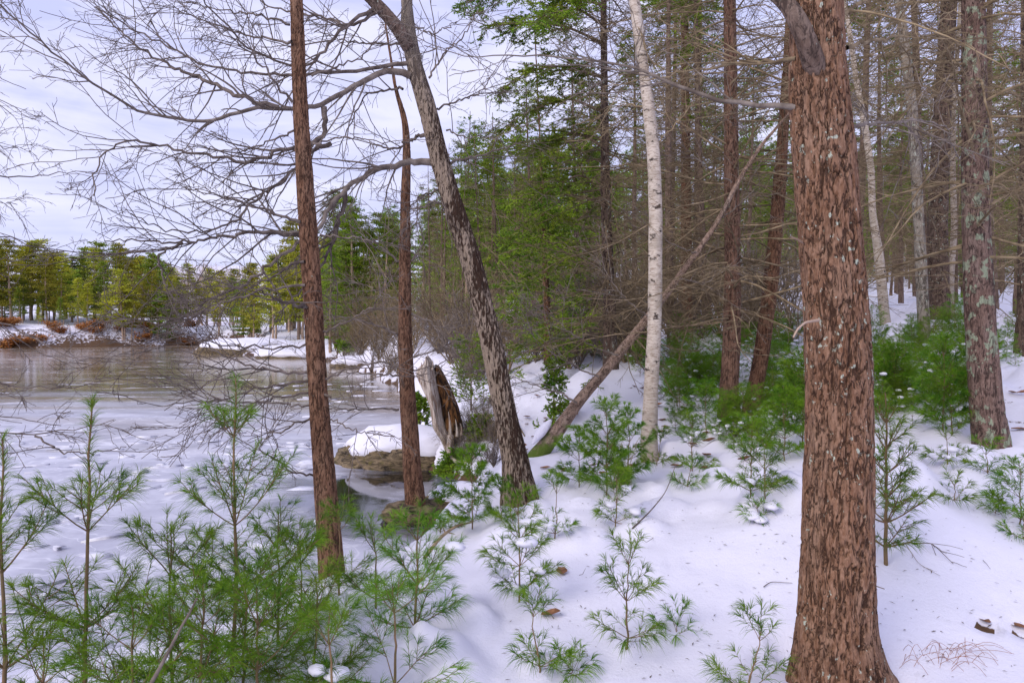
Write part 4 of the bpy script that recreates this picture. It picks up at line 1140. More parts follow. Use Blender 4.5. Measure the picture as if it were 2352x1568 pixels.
MID = [  # x, top row, foot row, spread factor, label, extras
    (1192, 1130, 1385, .40, 'knee-high pine with airy tiers in open snow below the leaning oak', dict(snow=.35)),
    (1238, 1372, 1545, .55, 'small leaning pine low in the open snow, nearest the bottom edge', dict(lean=-.25)),
    (1436, 1240, 1492, .42, 'lone sparse pine in the middle of the open snow', dict(lean=-.1)),
    (1712, 1432, 1600, .55, 'two-shoot pine tip rising from the bottom edge left of the thick pine', dict(lean=-.25)),
    (1274, 1105, 1235, .55, 'small pine right of the leaning oak foot with snowy skirts', dict(snow=.5)),
    (1086, 1030, 1215, .50, 'bright green pine left of the leaning oak foot by the cove', dict(dens=.85)),
    (1330, 980, 1120, .45, 'left stem of the dense pine clump between log and birch', dict(dens=.85)),
    (1392, 915, 1135, .42, 'tallest stem of the dense pine clump between log and birch', dict(dens=.85)),
    (1440, 935, 1115, .42, 'stem of the dense pine clump closest to the birch', dict(dens=.85)),
    (1412, 1080, 1212, .6, 'low pine with flat snowy tiers in front of the dense clump', dict(snow=.4)),
    (1722, 975, 1150, .62, 'wide-skirted pine on the snow midway between birch and thick pine', dict(snow=.4)),
    (1758, 995, 1142, .5, 'narrow pine growing against the wide-skirted one', {}),
    (1590, 958, 1085, .5, 'small pine right of the birch foot', dict(snow=.3)),
    (1624, 880, 1005, .5, 'sparse little pine left of the moss-footed trunk', {}),
    (1690, 930, 1010, .7, 'bushy seedling pressed against the moss-footed trunk', {}),
    (1842, 795, 1030, .45, 'tall young pine partly hidden by the left edge of the thick pine', dict(dens=.85)),
    (2036, 895, 1302, .27, 'tall bright pine standing just right of the thick trunk', dict(rdia=.013, dens=.5, whorls=6)),
    (2052, 800, 940, .5, 'pine behind the tall bright one, right of the thick trunk', dict(dens=.85)),
    (2166, 780, 992, .48, 'well-formed pine on the slope left of the stout lichen trunk', dict(dens=.85)),
    (2186, 850, 996, .4, 'thin companion stem beside the well-formed slope pine', {}),
    (2178, 995, 1062, .75, 'low snow-loaded pine in front of the well-formed slope pine', dict(snow=.6)),
    (2268, 1030, 1086, .8, 'low sprig pine below the stout lichen trunk', {}),
    (2190, 1105, 1152, .8, 'flattened pine sprig in open snow right of the tall bright pine', {}),
    (2340, 1060, 1205, .6, 'pine with drooping tiers at the far edge of the open snow', {}),
    (2345, 1185, 1240, .8, 'small dark pine sprig at the picture edge under the drooping one', {}),
    (2290, 1158, 1180, .9, 'tiny needle tuft alone in the snow near the picture edge', {}),
    (1740, 1158, 1195, .9, 'snow-bent pine sprig at the skirt of the wide pine', dict(snow=.8)),
    (1552, 1432, 1452, .9, 'tiny buried pine tip in open snow left of the thick trunk', {}),
    (1300, 1530, 1550, .9, 'tiny pine tip beside the small leaning pine', {}),
    (1580, 1070, 1120, .8, 'small dark sprig of pine below the birch-side pine', {}),
    (1150, 1130, 1200, .7, 'seedling at the cove side of the leaning oak foot', dict(dens=.85)),
    (1010, 1150, 1225, .7, 'green seedling on the bank right of the slimmer spruce', dict(dens=.85)),
    (1510, 1000, 1070, .7, 'seedling hugging the foot of the birch', {}),
    (2010, 1050, 1180, .5, 'pine peeking from behind the thick trunk beside the tall bright pine', {}),
    (1800, 900, 1060, .6, 'full pine left of the thick trunk above the wide-skirted pine', dict(dens=.85)),
    (1560, 880, 960, .6, 'little pine up-slope right of the birch', {}),
]
for i, (x, yt, yb, sf, lab, kw) in enumerate(MID):
    p = hit(x, min(yb, 1700))[0]
    h = (yb - yt) / F * p[1]
    kw = dict(kw)
    a = dict(spread=max(sf * h * .85, .08), nl=.088, dens=.56, rdia=max(.0035, .004 + .003 * h), nw=.0014 + .0002 * p[1], whorls=max(2, int(round(h / .17))))
    a.update(kw)
    pine_thing(p - [0, 0, .02], h, 700 + i, lab, rz=i * .9, **a)

protos = []
for i, (h, sp) in enumerate([(.45, .34), (.7, .42), (1.0, .5), (.55, .45), (.85, .46), (1.3, .5)]):
    s, n, w = young_pine(h, 900 + i, spread=sp, nl=.10, dens=.60, nw=.0036, simple=True, snow=.9, rdia=.006, whorls=max(3, int(h / .2)), tuft=1.2)
    protos.append((s.mesh('stem', M['stem_pine']), n.mesh('foliage', M['needle_bright'], smooth=False), [x.mesh('snow_cap', M['snow_cap']) for x in w[:6]]))
rg = np.random.default_rng(77)
def in_poly(x, y, poly):
    ins = np.zeros(x.shape, bool); a = np.array(poly, float); b = np.roll(a, -1, 0)
    for p, q in zip(a, b):
        ins ^= ((p[1] > y) != (q[1] > y)) & (x < (q[0] - p[0]) * (y - p[1]) / (q[1] - p[1] + 1e-9) + p[0])
    return ins
ZONES = [([(1530, 800), (1640, 760), (1840, 740), (1840, 900), (1680, 900), (1540, 880)], 48, 'dense green thicket of pine seedlings around the moss-footed and slanting trunks', 'seedlings in the thicket around the mossy trunk'),
         ([(1990, 745), (2352, 730), (2352, 830), (2230, 860), (2100, 900), (1995, 860)], 34, 'pine seedling in the green patch at the feet of the grey and dark trunks', 'seedlings at the feet of the grey and dark trunks'),
         ([(1280, 800), (1480, 775), (1520, 840), (1300, 840)], 24, 'pine seedling along the snowy ridge left of the birch', 'seedlings along the ridge left of the birch'),
         ([(1740, 900), (1850, 880), (1850, 1000), (1760, 980)], 10, 'seedling between the slanting red pine and the thick trunk', 'seedlings between the slanting pine and thick trunk'),
         ([(1960, 880), (2230, 860), (2200, 960), (2020, 980)], 14, 'seedling on the snow slope behind the tall bright pine', 'seedlings behind the tall bright pine'),
         ([(1420, 860), (1640, 850), (1640, 930), (1430, 930)], 12, 'small seedling in snow on either side of the birch', 'seedlings beside the birch'),
         ([(1480, 815), (1850, 790), (2352, 770), (2352, 880), (2100, 950), (1860, 990), (1700, 930), (1480, 920)], 105, 'low pine seedling in the loose carpet spread over the snowy slope between trunks', 'low seedlings carpeting the slope'),
         ([(1500, 890), (1850, 880), (1850, 1070), (1720, 1060), (1540, 1040)], 28, 'wispy seedling on open snow between the birch and the thick trunk', 'wispy seedlings between birch and thick trunk'),
         ([(2010, 870), (2240, 860), (2235, 985), (2010, 1010)], 20, 'wispy seedling on snow between the thick trunk and the stout lichen trunk', 'wispy seedlings between the two thick trunks')]
for poly, cnt, lab, grp in ZONES:
    a = np.array(poly, float)
    X = rg.uniform(a[:, 0].min(), a[:, 0].max(), cnt * 6); Y = rg.uniform(a[:, 1].min(), a[:, 1].max(), cnt * 6)
    k = in_poly(X, Y, poly); X, Y = X[k][:cnt], Y[k][:cnt]
    lab = lab.replace('dense green thicket of pine seedlings around', 'pine seedling in the dense thicket around')
    for p in hit(X, Y):
        ms = protos[rg.integers(0, len(protos))]
        o = thing('pine_seedling', p - [0, 0, .03], lab, 'young pine', grp)
        o.rotation_euler = (rg.normal(0, .06), rg.normal(0, .06), rg.uniform(0, 6.28))
        o.scale = (1, 1, 1)
        sc_ = rg.uniform(.40, .78) if 'carpet' not in grp else rg.uniform(.34, .60)
        if 'wispy' in grp:
            sc_ = rg.uniform(.32, .58)
        o.scale = (sc_, sc_, sc_)
        for nm, me in [('stem', ms[0]), ('foliage', ms[1])] + [('snow_cap', x) for x in ms[2]]:
            c = bpy.data.objects.new(nm, me); scene.collection.objects.link(c); c.parent = o

# ------------------------------------------------------------------ forest behind
def forest_proto(seed, h, r, z0, ztop, hi, green=0.0, gstart=.5, per=5, whorl=.4, twigs=8, sub=3, nmat='needle_hem', leaf=(.13, .055), rtip=.0032, bend=.1):
    rg = np.random.default_rng(seed)
    n = 12
    z = np.linspace(-.4, h, n)
    C = np.stack([np.cumsum(rg.normal(0, bend * .25, n)), np.cumsum(rg.normal(0, bend * .25, n)), z], -1); C[:2, :2] = 0
    R = r * (1 - .85 * np.clip(z / h, 0, 1)); R[0] *= 1.25; R[1] = r * 1.05
    tr = trunk_mb(C, R, 14, .12, .008, 20, 4, seed).mesh('trunk', M['bark_far'])
    p = bare_crown(C, R, z0, h * ztop, rg, whorl=whorl, per=per, lo=hi * .5, hi=hi, rtip=rtip, twigs=twigs, sub=sub, twl=.75)
    cr = tube3(MB(), p, (4, 3, 3)).mesh('crown', M['twig_brown'])
    fo = None
    if green > 0:
        mb = MB()
        def gf(B):
            q = fbm(B * .8 + seed, 3)
            return (q > .62 - green * .35 - .3 * sstep(gstart * h, (gstart + .25) * h, B[:, 2])) & (B[:, 2] > gstart * h * rg.uniform(.6, 1.1, len(B)))
        foliage_on(mb, p[1][0], 5, leaf[0], leaf[1], rg, .6, .9, .05, gf); foliage_on(mb, p[2][0], 4, leaf[0], leaf[1], rg, .6, .9, .05, gf)
        if mb.n:
            fo = mb.mesh('foliage', M[nmat], smooth=False)
    return tr, cr, fo
FP = [forest_proto(1001, 14, .13, 1.6, .96, 2.0, .05, .7, twigs=6), forest_proto(1002, 12, .09, 1.2, .96, 1.7, 0, .6, twigs=6), forest_proto(1003, 16, .16, 2.0, .96, 2.2, .1, .65, twigs=6),
      forest_proto(1004, 11, .07, 1.0, .95, 1.5, 0, .7, twigs=6), forest_proto(1005, 13, .11, 1.4, .96, 1.9, .45, .45)]
GP = [forest_proto(1011, 12, .13, 1.2, .97, 2.1, .8, .16), forest_proto(1012, 10, .11, .8, .97, 2.0, .9, .10), forest_proto(1013, 14, .15, 1.5, .97, 2.3, .7, .25, nmat='needle_farg')]

def put(ms, loc, rz, sc, name, label, cat, group, tilt=(0, 0)):
    o = thing(name, loc, label, cat, group)
    o.rotation_euler = (tilt[0], tilt[1], rz); o.scale = (sc, sc, sc)
    for nm, me in zip(('trunk', 'crown', 'foliage'), ms):
        if me is None: continue
        c = bpy.data.objects.new(nm, me); scene.collection.objects.link(c); c.parent = o
    return o
rg = np.random.default_rng(88)
taken = []
def free(x, y, m):
    return all((x - a) ** 2 + (y - b) ** 2 > m * m for a, b in taken)
def plant(n, d0, d1, u0, u1, protos_, sc, name, label, cat, group, gap=.09, power=1.0):
    c = 0; tries = 0
    while c < n and tries < n * 60:
        tries += 1
        d = (d0 ** power + rg.random() * (d1 ** power - d0 ** power)) ** (1 / power)
        u = rg.uniform(u0, u1)
        x = (u - 1176) / F * d
        if shore_sd(np.array([x]), np.array([d]))[0] < 1.2 or not free(x, d, gap * d ** .6):
            continue
        taken.append((x, d)); c += 1
        g = float(ground_z(np.array([x]), np.array([d]))[0])
        put(protos_[rg.integers(0, len(protos_))], (x, d, g - .05), rg.uniform(0, 6.28), rg.uniform(*sc), name, label, cat, group, (rg.normal(0, .025), rg.normal(-.02, .03)))
plant(11, 14, 22, 1420, 2420, FP[:4], (.65, .85), 'bare_conifer', 'bare-branched conifer trunk in the middle rows of the snowy woods', 'tree', 'bare conifers in the middle rows', .3)
plant(38, 20, 40, 1330, 2450, FP, (.5, .78), 'bare_conifer', 'thin bare conifer deep among the snowy woods at the right', 'tree', 'bare conifers deep in the woods', .25)
plant(66, 38, 80, 1180, 2450, FP, (.7, 1.0), 'bare_conifer', 'distant bare conifer at the very back of the snowy woods', 'tree', 'distant bare conifers at the back of the woods', .2)
plant(60, 28, 75, 1250, 2450, GP, (.55, .85), 'evergreen_tree', 'shadowy evergreen showing green through the bare twigs of the woods', 'tree', 'evergreens deep in the woods', .3)
plant(26, 24, 50, 960, 1260, FP[1:4], (.55, .8), 'bare_conifer', 'slim grey conifer in the snowy hollow behind the leaning oak', 'tree', 'slim conifers in the snowy hollow', .2)
plant(12, 30, 62, 985, 1210, GP, (.75, 1.0), 'evergreen_tree', 'yellow-green evergreen rising behind the leaning oak', 'tree', 'evergreens behind the leaning oak', .3)
plant(14, 46, 75, 760, 930, GP, (.7, .95), 'evergreen_tree', 'olive evergreen on the point behind the two spruces', 'tree', 'evergreens on the point behind the spruces', .3)
plant(14, 45, 75, 730, 990, FP[1:4], (.6, .8), 'bare_conifer', 'thin bare tree on the snowy point behind the two spruces', 'tree', 'bare trees on the point behind the spruces', .25)

# ------------------------------------------------------------------ far shore
def far_pine(seed, h, nmat, wide=2.4, z0=.22, per=48, lf=.29):
    rg = np.random.default_rng(seed)
    n = 8; z = np.linspace(-.5, h, n)
    C = np.stack([np.cumsum(rg.normal(0, .05, n)), np.cumsum(rg.normal(0, .05, n)), z], -1); R = .17 * (1 - .85 * np.clip(z / h, 0, 1))
    tr = MB().tubes(C, R, 7).mesh('trunk', M['twig_tan'])
    mbB, mbL = MB(), MB()
    zz = np.arange(z0 * h, h * .99, .58)
    zz = np.repeat(zz, 6) + rg.normal(0, .07, len(zz) * 6)
    a = rg.uniform(0, 6.28, len(zz)); u = (zz - z0 * h) / (h * (1 - z0))
    L = wide * np.clip(1.05 - u, .12, 1) ** .75 * rg.uniform(.45, 1.15, len(zz)) * (.55 + .45 * sstep(0, .25, u))
    d = np.stack([np.cos(a), np.sin(a), rg.normal(.12, .1, len(a))], -1)
    B = np.stack([np.interp(zz, z, C[:, 0]), np.interp(zz, z, C[:, 1]), zz], -1)
    P = B[:, None, :] + d[:, None, :] * (L[:, None] * np.linspace(0, 1, 5)[None, :])[..., None]
    P[:, 3:, 2] += .08 * L[:, None]
    mbB.tubes(P, np.broadcast_to(np.linspace(.035, .012, 5), P.shape[:2]), 3)
    idx = np.repeat(np.arange(len(zz)), per); t_ = rg.uniform(.3, 1.05, len(idx))
    Q = B[idx] + d[idx] * (L[idx] * t_)[:, None] + rg.normal(0, 1, (len(idx), 3)) * np.array([.28, .28, .06])
    D = d[idx] * .7 + rg.normal(0, .7, (len(idx), 3)) + np.array([0, 0, .25])
    mbL.leaves(Q, D, lf * rg.uniform(.6, 1.2, len(Q)), lf * .40, .6, rg)
    return tr, mbB.mesh('crown', M['twig_brown']), mbL.mesh('foliage', M[nmat], smooth=False)
def bare_tree(seed, h, mat, r=.14, rtip=.012, spread=32, n1=9):
    rg = np.random.default_rng(seed)
    n = 9; z = np.linspace(-.4, h * .62, n)
    C = np.stack([np.cumsum(rg.normal(0, .09, n)), np.cumsum(rg.normal(0, .09, n)), z], -1); C[0, :2] = 0
    R = r * (1 - .65 * np.linspace(0, 1, n))
    tr = MB().tubes(C, R, 8).mesh('trunk', M[mat])
    mb = MB()
    A, RA = spawn(C[None], R[None], n1, h * .35, h * .6, spread, rg, 7, .13, .06, .35, .55, rtip, 0, .2)
    B, RB = spawn(A, RA, 8, h * .12, h * .3, 34, rg, 5, .14, .06, .2, .55, rtip * .8, 0, .35)
    C2, RC = spawn(B, RB, 6, h * .05, h * .14, 36, rg, 4, .16, .04, .15, .6, rtip * .7, 0, .3)
    mb.tubes(A, RA, 4); mb.tubes(B, RB, 3); mb.tubes(C2, RC, 3)
    return tr, mb.mesh('crown', M[mat]), None
PP = [far_pine(2001, 11, 'needle_far', 3.0), far_pine(2002, 12.5, 'needle_far', 3.4), far_pine(2003, 10, 'needle_far', 3.2), far_pine(2004, 12, 'needle_farg', 2.8), far_pine(2005, 8, 'needle_farg', 2.4, .12)]
NP = [far_pine(2011, 11, 'needle_farg', 2.6, .18, 80, .20), far_pine(2012, 12, 'needle_farg', 3.0, .25, 80, .20), far_pine(2013, 10, 'needle_hem', 2.5, .12, 80, .18)]
NH = [11, 12, 10]
BT = [bare_tree(2101, 9.5, 'twig_tan'), bare_tree(2102, 8, 'twig_tan'), bare_tree(2103, 10, 'twig_tan', spread=26)]
def far_row(items, name, label, cat, group):
    for (u, d, ytop, ms, hh) in items:
        x = (u - 1176) / F * d
        g = float(ground_z(np.array([x]), np.array([d]))[0])
        put(ms, (x, d, g - .05), rg.uniform(0, 6.28), (CZ - (ytop - HY) / F * d - g) / hh, name, label, cat, group, (rg.normal(0, .02), rg.normal(0, .02)))
HH = [11, 12.5, 10, 12, 8]
items = []
rg = np.random.default_rng(91)
for u in np.arange(-200, 140, 12):
    k = rg.integers(0, 4); items.append((u + rg.normal(0, 8), rg.uniform(76, 88), 545 + rg.normal(8, 14) + max(0, u - 80) * .6, PP[k], HH[k]))
far_row(items, 'pine_tree', 'sunlit yellow-green pine in the tall stand on the far left shore', 'tree', 'tall pines on the far left shore')
items = []
for u in np.arange(120, 400, 11):
    k = rg.integers(0, 5); items.append((u + rg.normal(0, 6), rg.uniform(84, 98), 572 + rg.normal(12, 14) + max(0, u - 330) * .25, PP[k], HH[k]))
far_row(items, 'pine_tree', 'green pine with feathery tip on the middle of the far shore', 'tree', 'pines along the middle of the far shore')
items = []
for u in np.arange(-60, 420, 17):
    k = rg.choice([2, 4, 3]); items.append((u + rg.normal(0, 8), rg.uniform(77, 84), 655 + rg.normal(0, 25), PP[k], HH[k]))
far_row(items, 'pine_tree', 'short young pine low in front of the far shore stand', 'tree', 'short pines in front on the far shore')
items = []
for u in np.concatenate([np.arange(395, 540, 19), np.arange(540, 790, 10)]):
    k = rg.choice([3, 4, 0, 2]); items.append((u + rg.normal(0, 8), rg.uniform(82, 100) if u < 560 else rg.uniform(62, 80), 620 + rg.normal(8, 22) - max(0, u - 560) * .4, PP[k], HH[k]))
far_row(items, 'pine_tree', 'olive pine on the far shore behind the snowy ledges', 'tree', 'pines behind the far snowy ledges')
far_row([(285, 84.5, 580, BT[0], 11.5), (255, 83, 645, BT[1], 9), (330, 87, 650, BT[2], 11)], 'bare_tree', 'pale bare spreading tree among the far shore pines', 'tree', 'pale bare trees on the far shore')
far_row([(u, rg.uniform(98, 125), 588 + rg.normal(6, 8), BT[i % 3], 11) for i, u in enumerate(range(375, 600, 9))], 'bare_tree', 'tan leafless tree on the far hill above the pines', 'tree', 'leafless trees on the far hill')
far_row([(u, rg.uniform(60, 80), 690 + rg.normal(0, 25), BT[i % 3], 11) for i, u in enumerate([40, 120, 160, 330, 430, 610, 660, 705])][0:0], 'bare_tree', '', 'tree', '')

items = []
for u in np.arange(990, 1230, 13):
    k = rg.choice([0, 1, 0, 1, 2]); d = rg.uniform(30, 52); items.append((u + rg.normal(0, 8), d, 400 + rg.normal(25, 35) + max(0, 1060 - u) * 1.1 - max(0, u - 1150) * .8, NP[k], NH[k]))
far_row(items, 'pine_tree', 'yellow-green pine rising behind the leaning oak in the hollow', 'tree', 'yellow-green pines behind the leaning oak')
items = []
for u in np.arange(765, 920, 14):
    k = rg.choice([2, 2, 0]); d = rg.uniform(44, 60); items.append((u + rg.normal(0, 6), d, 500 + rg.normal(15, 25), NP[k], NH[k]))
far_row(items, 'pine_tree', 'olive-yellow pine on the point seen between the two spruces', 'tree', 'olive pines between the two spruces')

# far-off wood closing the view: one mass
mb = MB(); mbt = MB()
rg = np.random.default_rng(93)
for k in range(150):
    u = rg.uniform(1020, 2600); d = rg.uniform(85, 130); x = (u - 1176) / F * d
    g = float(ground_z(np.array([x]), np.array([d]), False)[0]); h = rg.uniform(11, 17)
    mbt.tubes(np.array([[x, d, g - .5], [x + rg.normal(0, .3), d, g + h]]), np.array([.18, .04]), 6)
    n = 420
    zz = rg.uniform(.12, 1, n); rr = 2.6 * (1.05 - zz) ** .7 * np.sqrt(rg.random(n)); a = rg.uniform(0, 6.28, n)
    B = np.stack([x + np.cos(a) * rr, d + np.sin(a) * rr, g + zz * h], -1)
    mb.leaves(B, np.stack([np.cos(a), np.sin(a), rg.normal(-.1, .3, n)], -1), .7 * rg.uniform(.6, 1.3, n), .28, .5, rg)
far = thing('far_forest', (0, 100, 0), 'dark evergreen wood closing the view far behind the trunks', 'forest')
far['kind'] = 'stuff'
mb.build('foliage', M['needle_hem'], far, smooth=False); mbt.build('trunk', M['bark_far'], far)

# russet shrubs on the far bank
M['russet'] = plain('russet_leaves', (.24, .075, .02, 1), (.52, .24, .07, 1), (.8, .8, .8), .8, .2)
def shrub_proto(seed):
    rg = np.random.default_rng(seed)
    P = np.zeros((14, 5, 3)); a = rg.uniform(0, 6.28, 14); s = rg.uniform(.3, .9, 14); hh = rg.uniform(.6, 1.2, 14)
    tt = np.linspace(0, 1, 5)
    P[..., 0] = np.cos(a)[:, None] * s[:, None] * tt; P[..., 1] = np.sin(a)[:, None] * s[:, None] * tt; P[..., 2] = hh[:, None] * tt - .1
    s_ = MB().tubes(P, np.broadcast_to(np.linspace(.02, .008, 5), (14, 5)), 3).mesh('stem', M['twig_brown'])
    mb = MB(); n = 420
    i = rg.integers(0, 14, n); t_ = rg.uniform(.25, 1, n)
    B = np.stack([np.cos(a[i]) * s[i] * t_, np.sin(a[i]) * s[i] * t_, hh[i] * t_ - .1], -1) + rg.normal(0, .12, (n, 3))
    mb.leaves(B, rg.normal(0, 1, (n, 3)), .22, .11, .1, rg)
    return s_, mb.mesh('foliage', M['russet'], smooth=False)
SP = [shrub_proto(s) for s in (3, 4, 5)]
for k in range(90):
    u = rg.uniform(-60, 450); d = rg.uniform(69, 78) if u < 150 else rg.uniform(73, 90)
    x = (u - 1176) / F * d
    s_ = shore_sd(np.array([x]), np.array([d]))[0]
    if s_ < -.3 or s_ > 5: continue
    g = float(ground_z(np.array([x]), np.array([d]))[0])
    o = thing('russet_shrub', (x, d, g), 'low russet shrub along the waterline of the far bank', 'shrub', 'russet shrubs along the far bank')
    sc_ = rg.uniform(.6, 1.15); o.scale = (sc_ * 1.5, sc_ * 1.3, sc_ * .8); o.rotation_euler = (0, 0, rg.uniform(0, 6.28))
    for nm, me in zip(('stem', 'foliage'), SP[k % 3]):
        c = bpy.data.objects.new(nm, me); scene.collection.objects.link(c); c.parent = o

# ------------------------------------------------------------------ tree just outside the view whose branches reach in at the left
rg = np.random.default_rng(95)
C, R = trunk_axis([(-420, 1500, 90), (-430, 800, 80), (-440, 200, 70)], 3.6, extra=2)
ov = thing('maple_tree', C[1], 'tree beyond the picture edge whose dark drooping twigs reach in over the lake', 'tree')
trunk_mb(C, R, 24, .05, .006).build('trunk', M['bark_dark'], ov)
OV = [([(-430, 300, 3.6), (-150, 380, 3.9), (0, 402, 4.1), (50, 410, 4.2), (170, 395, 4.4), (215, 393, 4.5)], .012),
      ([(-430, 420, 3.6), (-100, 500, 3.9), (0, 538, 4.1), (75, 565, 4.3), (145, 583, 4.5)], .010), ([(-430, 500, 3.6), (-100, 590, 3.8), (0, 596, 4.0), (80, 600, 4.2), (140, 585, 4.3)], .010),
      ([(-430, 600, 3.6), (-100, 700, 3.6), (0, 735, 3.6), (60, 770, 3.6), (130, 810, 3.6), (200, 830, 3.6), (330, 830, 3.6)], .011),
      ([(-430, 800, 3.6), (-100, 860, 3.6), (0, 884, 3.6), (100, 891, 3.6), (225, 881, 3.6)], .009), ([(-430, 850, 3.6), (-100, 940, 3.5), (0, 954, 3.5), (75, 966, 3.5), (140, 977, 3.5)], .008),
      ([(-430, 900, 3.6), (-100, 990, 3.5), (0, 999, 3.5), (95, 1001, 3.5), (190, 981, 3.5), (260, 964, 3.5)], .011), ([(80, 1001, 3.5), (120, 1025, 3.5), (145, 1044, 3.5), (210, 1041, 3.5), (290, 1026, 3.5)], .006),
      ([(-430, 100, 3.6), (-100, 130, 4.0), (0, 180, 4.2), (60, 205, 4.3)], .009), ([(-430, 150, 3.6), (-100, 200, 4), (0, 230, 4.2), (75, 275, 4.3)], .008),
      ([(-430, -60, 3.6), (-120, -20, 4.0), (0, 30, 4.2), (20, 60, 4.3)], .012)]
for pts, r in OV:
    limb(ov, pts, r, .0018, rg, 'twig_dark', dens=.8, scale=.45, rtip=.0012)
for y in (330, 460):
    limb(ov, [(-430, y - 120, 3.6), (-120, y - 30, 3.9), (0, y, 4.0), (40, y + 10, 4.1)], .007, .002, rg, 'twig_dark', dens=2.0, scale=.45, rtip=.0011, lift=-.1)

# ------------------------------------------------------------------ small things on the snow
def stick(pts, r, mat, label, cat='twig', lift=.01, sub=0):
    P = np.array([hit(x, y)[0] + [0, 0, lift + dz] for x, y, dz in pts])
    o = thing('twig', P[0], label, cat)
    P = resample(P, 14)
    mb = MB().tubes(P, np.linspace(r, r * .45, 14), 6)
    if sub:
        A, RA = spawn(P[None], np.full((1, 14), r), sub, .08, .25, 45, np.random.default_rng(int(pts[0][0])), 4, .15, .02, .2, .6, .0015)
        mb.tubes(A, RA, 3)
    mb.build('shoot', M[mat], o)
stick([(1452, 1216, 0), (1490, 1195, .05), (1530, 1175, .16), (1552, 1145, .28)], .006, 'twig_dark', 'bent brown stick leaning out of the open snow below the birch', lift=0)
stick([(1754, 1354, 0), (1770, 1343, .01), (1820, 1348, 0)], .003, 'twig_dark', 'curved thin twig lying on snow left of the thick trunk')
stick([(1500, 1240, .0), (1482, 1272, .06), (1450, 1262, .20)], .002, 'twig_dark', 'fine twig beside the lone sparse pine')
stick([(2100, 1268, .03), (2140, 1272, .05), (2190, 1302, 0)], .004, 'twig_dark', 'dark dead branchlet on snow at the foot of the tall bright pine', sub=6)
stick([(2080, 1265, .02), (2110, 1300, 0), (2160, 1330, 0)], .002, 'twig_brown', 'faint brown stalk in snow right of the thick trunk', sub=5)
stick([(975, 1300, .05), (1010, 1275, .12), (1045, 1240, .10), (1085, 1215, .05)], .016, 'twig_brown', 'fallen brown branch on the bank between spruce and open snow', sub=4)
stick([(1160, 935, .05), (1185, 975, .02), (1205, 1005, 0)], .02, 'twig_brown', 'rotten short stick on the bank behind the leaning oak')
stick([(1000, 1420, .5), (980, 1440, .3), (960, 1480, .1)][:0] or [(1330, 1335, .02), (1338, 1330, .02), (1345, 1322, .03)], .002, 'twig_dark', 'tiny dark twig in the snow left of the lone sparse pine')
stick([(2258, 1295, 0), (2266, 1305, .01), (2275, 1312, 0)], .002, 'twig_dark', 'tiny twig in the snow at far right')
o = thing('dead_branch', px(330, 1590, 2.5), 'bleached dead stick slanting through the green thicket at the bottom', 'branch')
P = resample([px(330, 1600, 2.5), px(385, 1500, 2.55), px(415, 1440, 2.6), px(440, 1400, 2.62), px(452, 1372, 2.65)], 18)
mb = MB().tubes(P, np.linspace(.009, .0035, 18), 8); mb.build('shoot', M['twig_grey'], o)

t = NT('fallen_needles'); M['orange_needle'] = plain('red_brown_fallen_needles', (.22, .08, .045, 1), (.36, .17, .10, 1), (20, 20, 20), .8, 0)
rg = np.random.default_rng(97)
mb = MB()
for k in range(34):
    p = hit(rg.uniform(2065, 2235), rg.uniform(1495, 1550))[0]
    a = rg.normal(.2, .7); L = rg.uniform(.10, .24)
    tt = np.linspace(0, 1, 6)
    P = p + np.stack([np.cos(a) * L * tt, np.sin(a) * L * tt * .7, .012 + np.sin(tt * np.pi) * rg.uniform(.01, .07)], -1)
    mb.tubes(P, np.full(6, .0011), 3)
tag(mb.build('dry_grass', M['orange_needle']), 'reddish dry grass blades on the snow right of the thick trunk', 'grass', kind='stuff')
M['straw'] = plain('straw_grass', (.30, .24, .08, 1), (.42, .36, .16, 1), (20, 20, 20), .8, 0)
p = hit(1432, 1120)[0]
o = thing('grass_tuft', p, 'straw-coloured grass tuft in the pine clump left of the birch', 'grass tuft')
mb = MB()
for k in range(70):
    a = rg.uniform(0, 6.28); L = rg.uniform(.3, .75); lean_ = rg.uniform(.1, .5); tt = np.linspace(0, 1, 6)
    b = p + np.array([rg.normal(0, .05), rg.normal(0, .04), 0])
    P = b + np.stack([np.cos(a) * lean_ * L * tt ** 1.6 - .12 * L * tt, np.sin(a) * lean_ * L * tt ** 1.6, L * tt * (1 - .2 * tt)], -1)
    mb.tubes(P, np.linspace(.0022, .0008, 6), 3)
mb.build('blade', M['straw'], o)

# leafless brush in the snowy hollow and along the bank
def brush_proto(seed, h, mat, n0=9):
    rg = np.random.default_rng(seed)
    a = rg.uniform(0, 6.28, n0); sl = rg.uniform(.15, .75, n0); tt = np.linspace(0, 1, 7)
    hh = h * rg.uniform(.5, 1.0, n0)
    P = np.stack([np.cos(a)[:, None] * (sl * hh)[:, None] * tt, np.sin(a)[:, None] * (sl * hh)[:, None] * tt, hh[:, None] * tt - .05], -1)
    P[:, 1:] += np.cumsum(rg.normal(0, .03 * h, (n0, 6, 3)), 1) * .6
    R = np.broadcast_to(np.linspace(.011, .004, 7), (n0, 7))
    A, RA = spawn(P, R, 7, h * .2, h * .55, 45, rg, 6, .16, .01, .15, .65, .003, 0, .45)
    B, RB = spawn(A, RA, 5, h * .06, h * .22, 45, rg, 4, .18, .01, .15, .7, .0024, 0, .4)
    return MB().tubes(P, R, 5).tubes(A, RA, 3).tubes(B, RB, 3).mesh('bare_shrub', M[mat])
BP = [brush_proto(41, 1.5, 'twig_grey'), brush_proto(42, 1.1, 'twig_brown'), brush_proto(43, 2.0, 'twig_brown', 7), brush_proto(44, .8, 'twig_grey', 12)]
rg = np.random.default_rng(99)
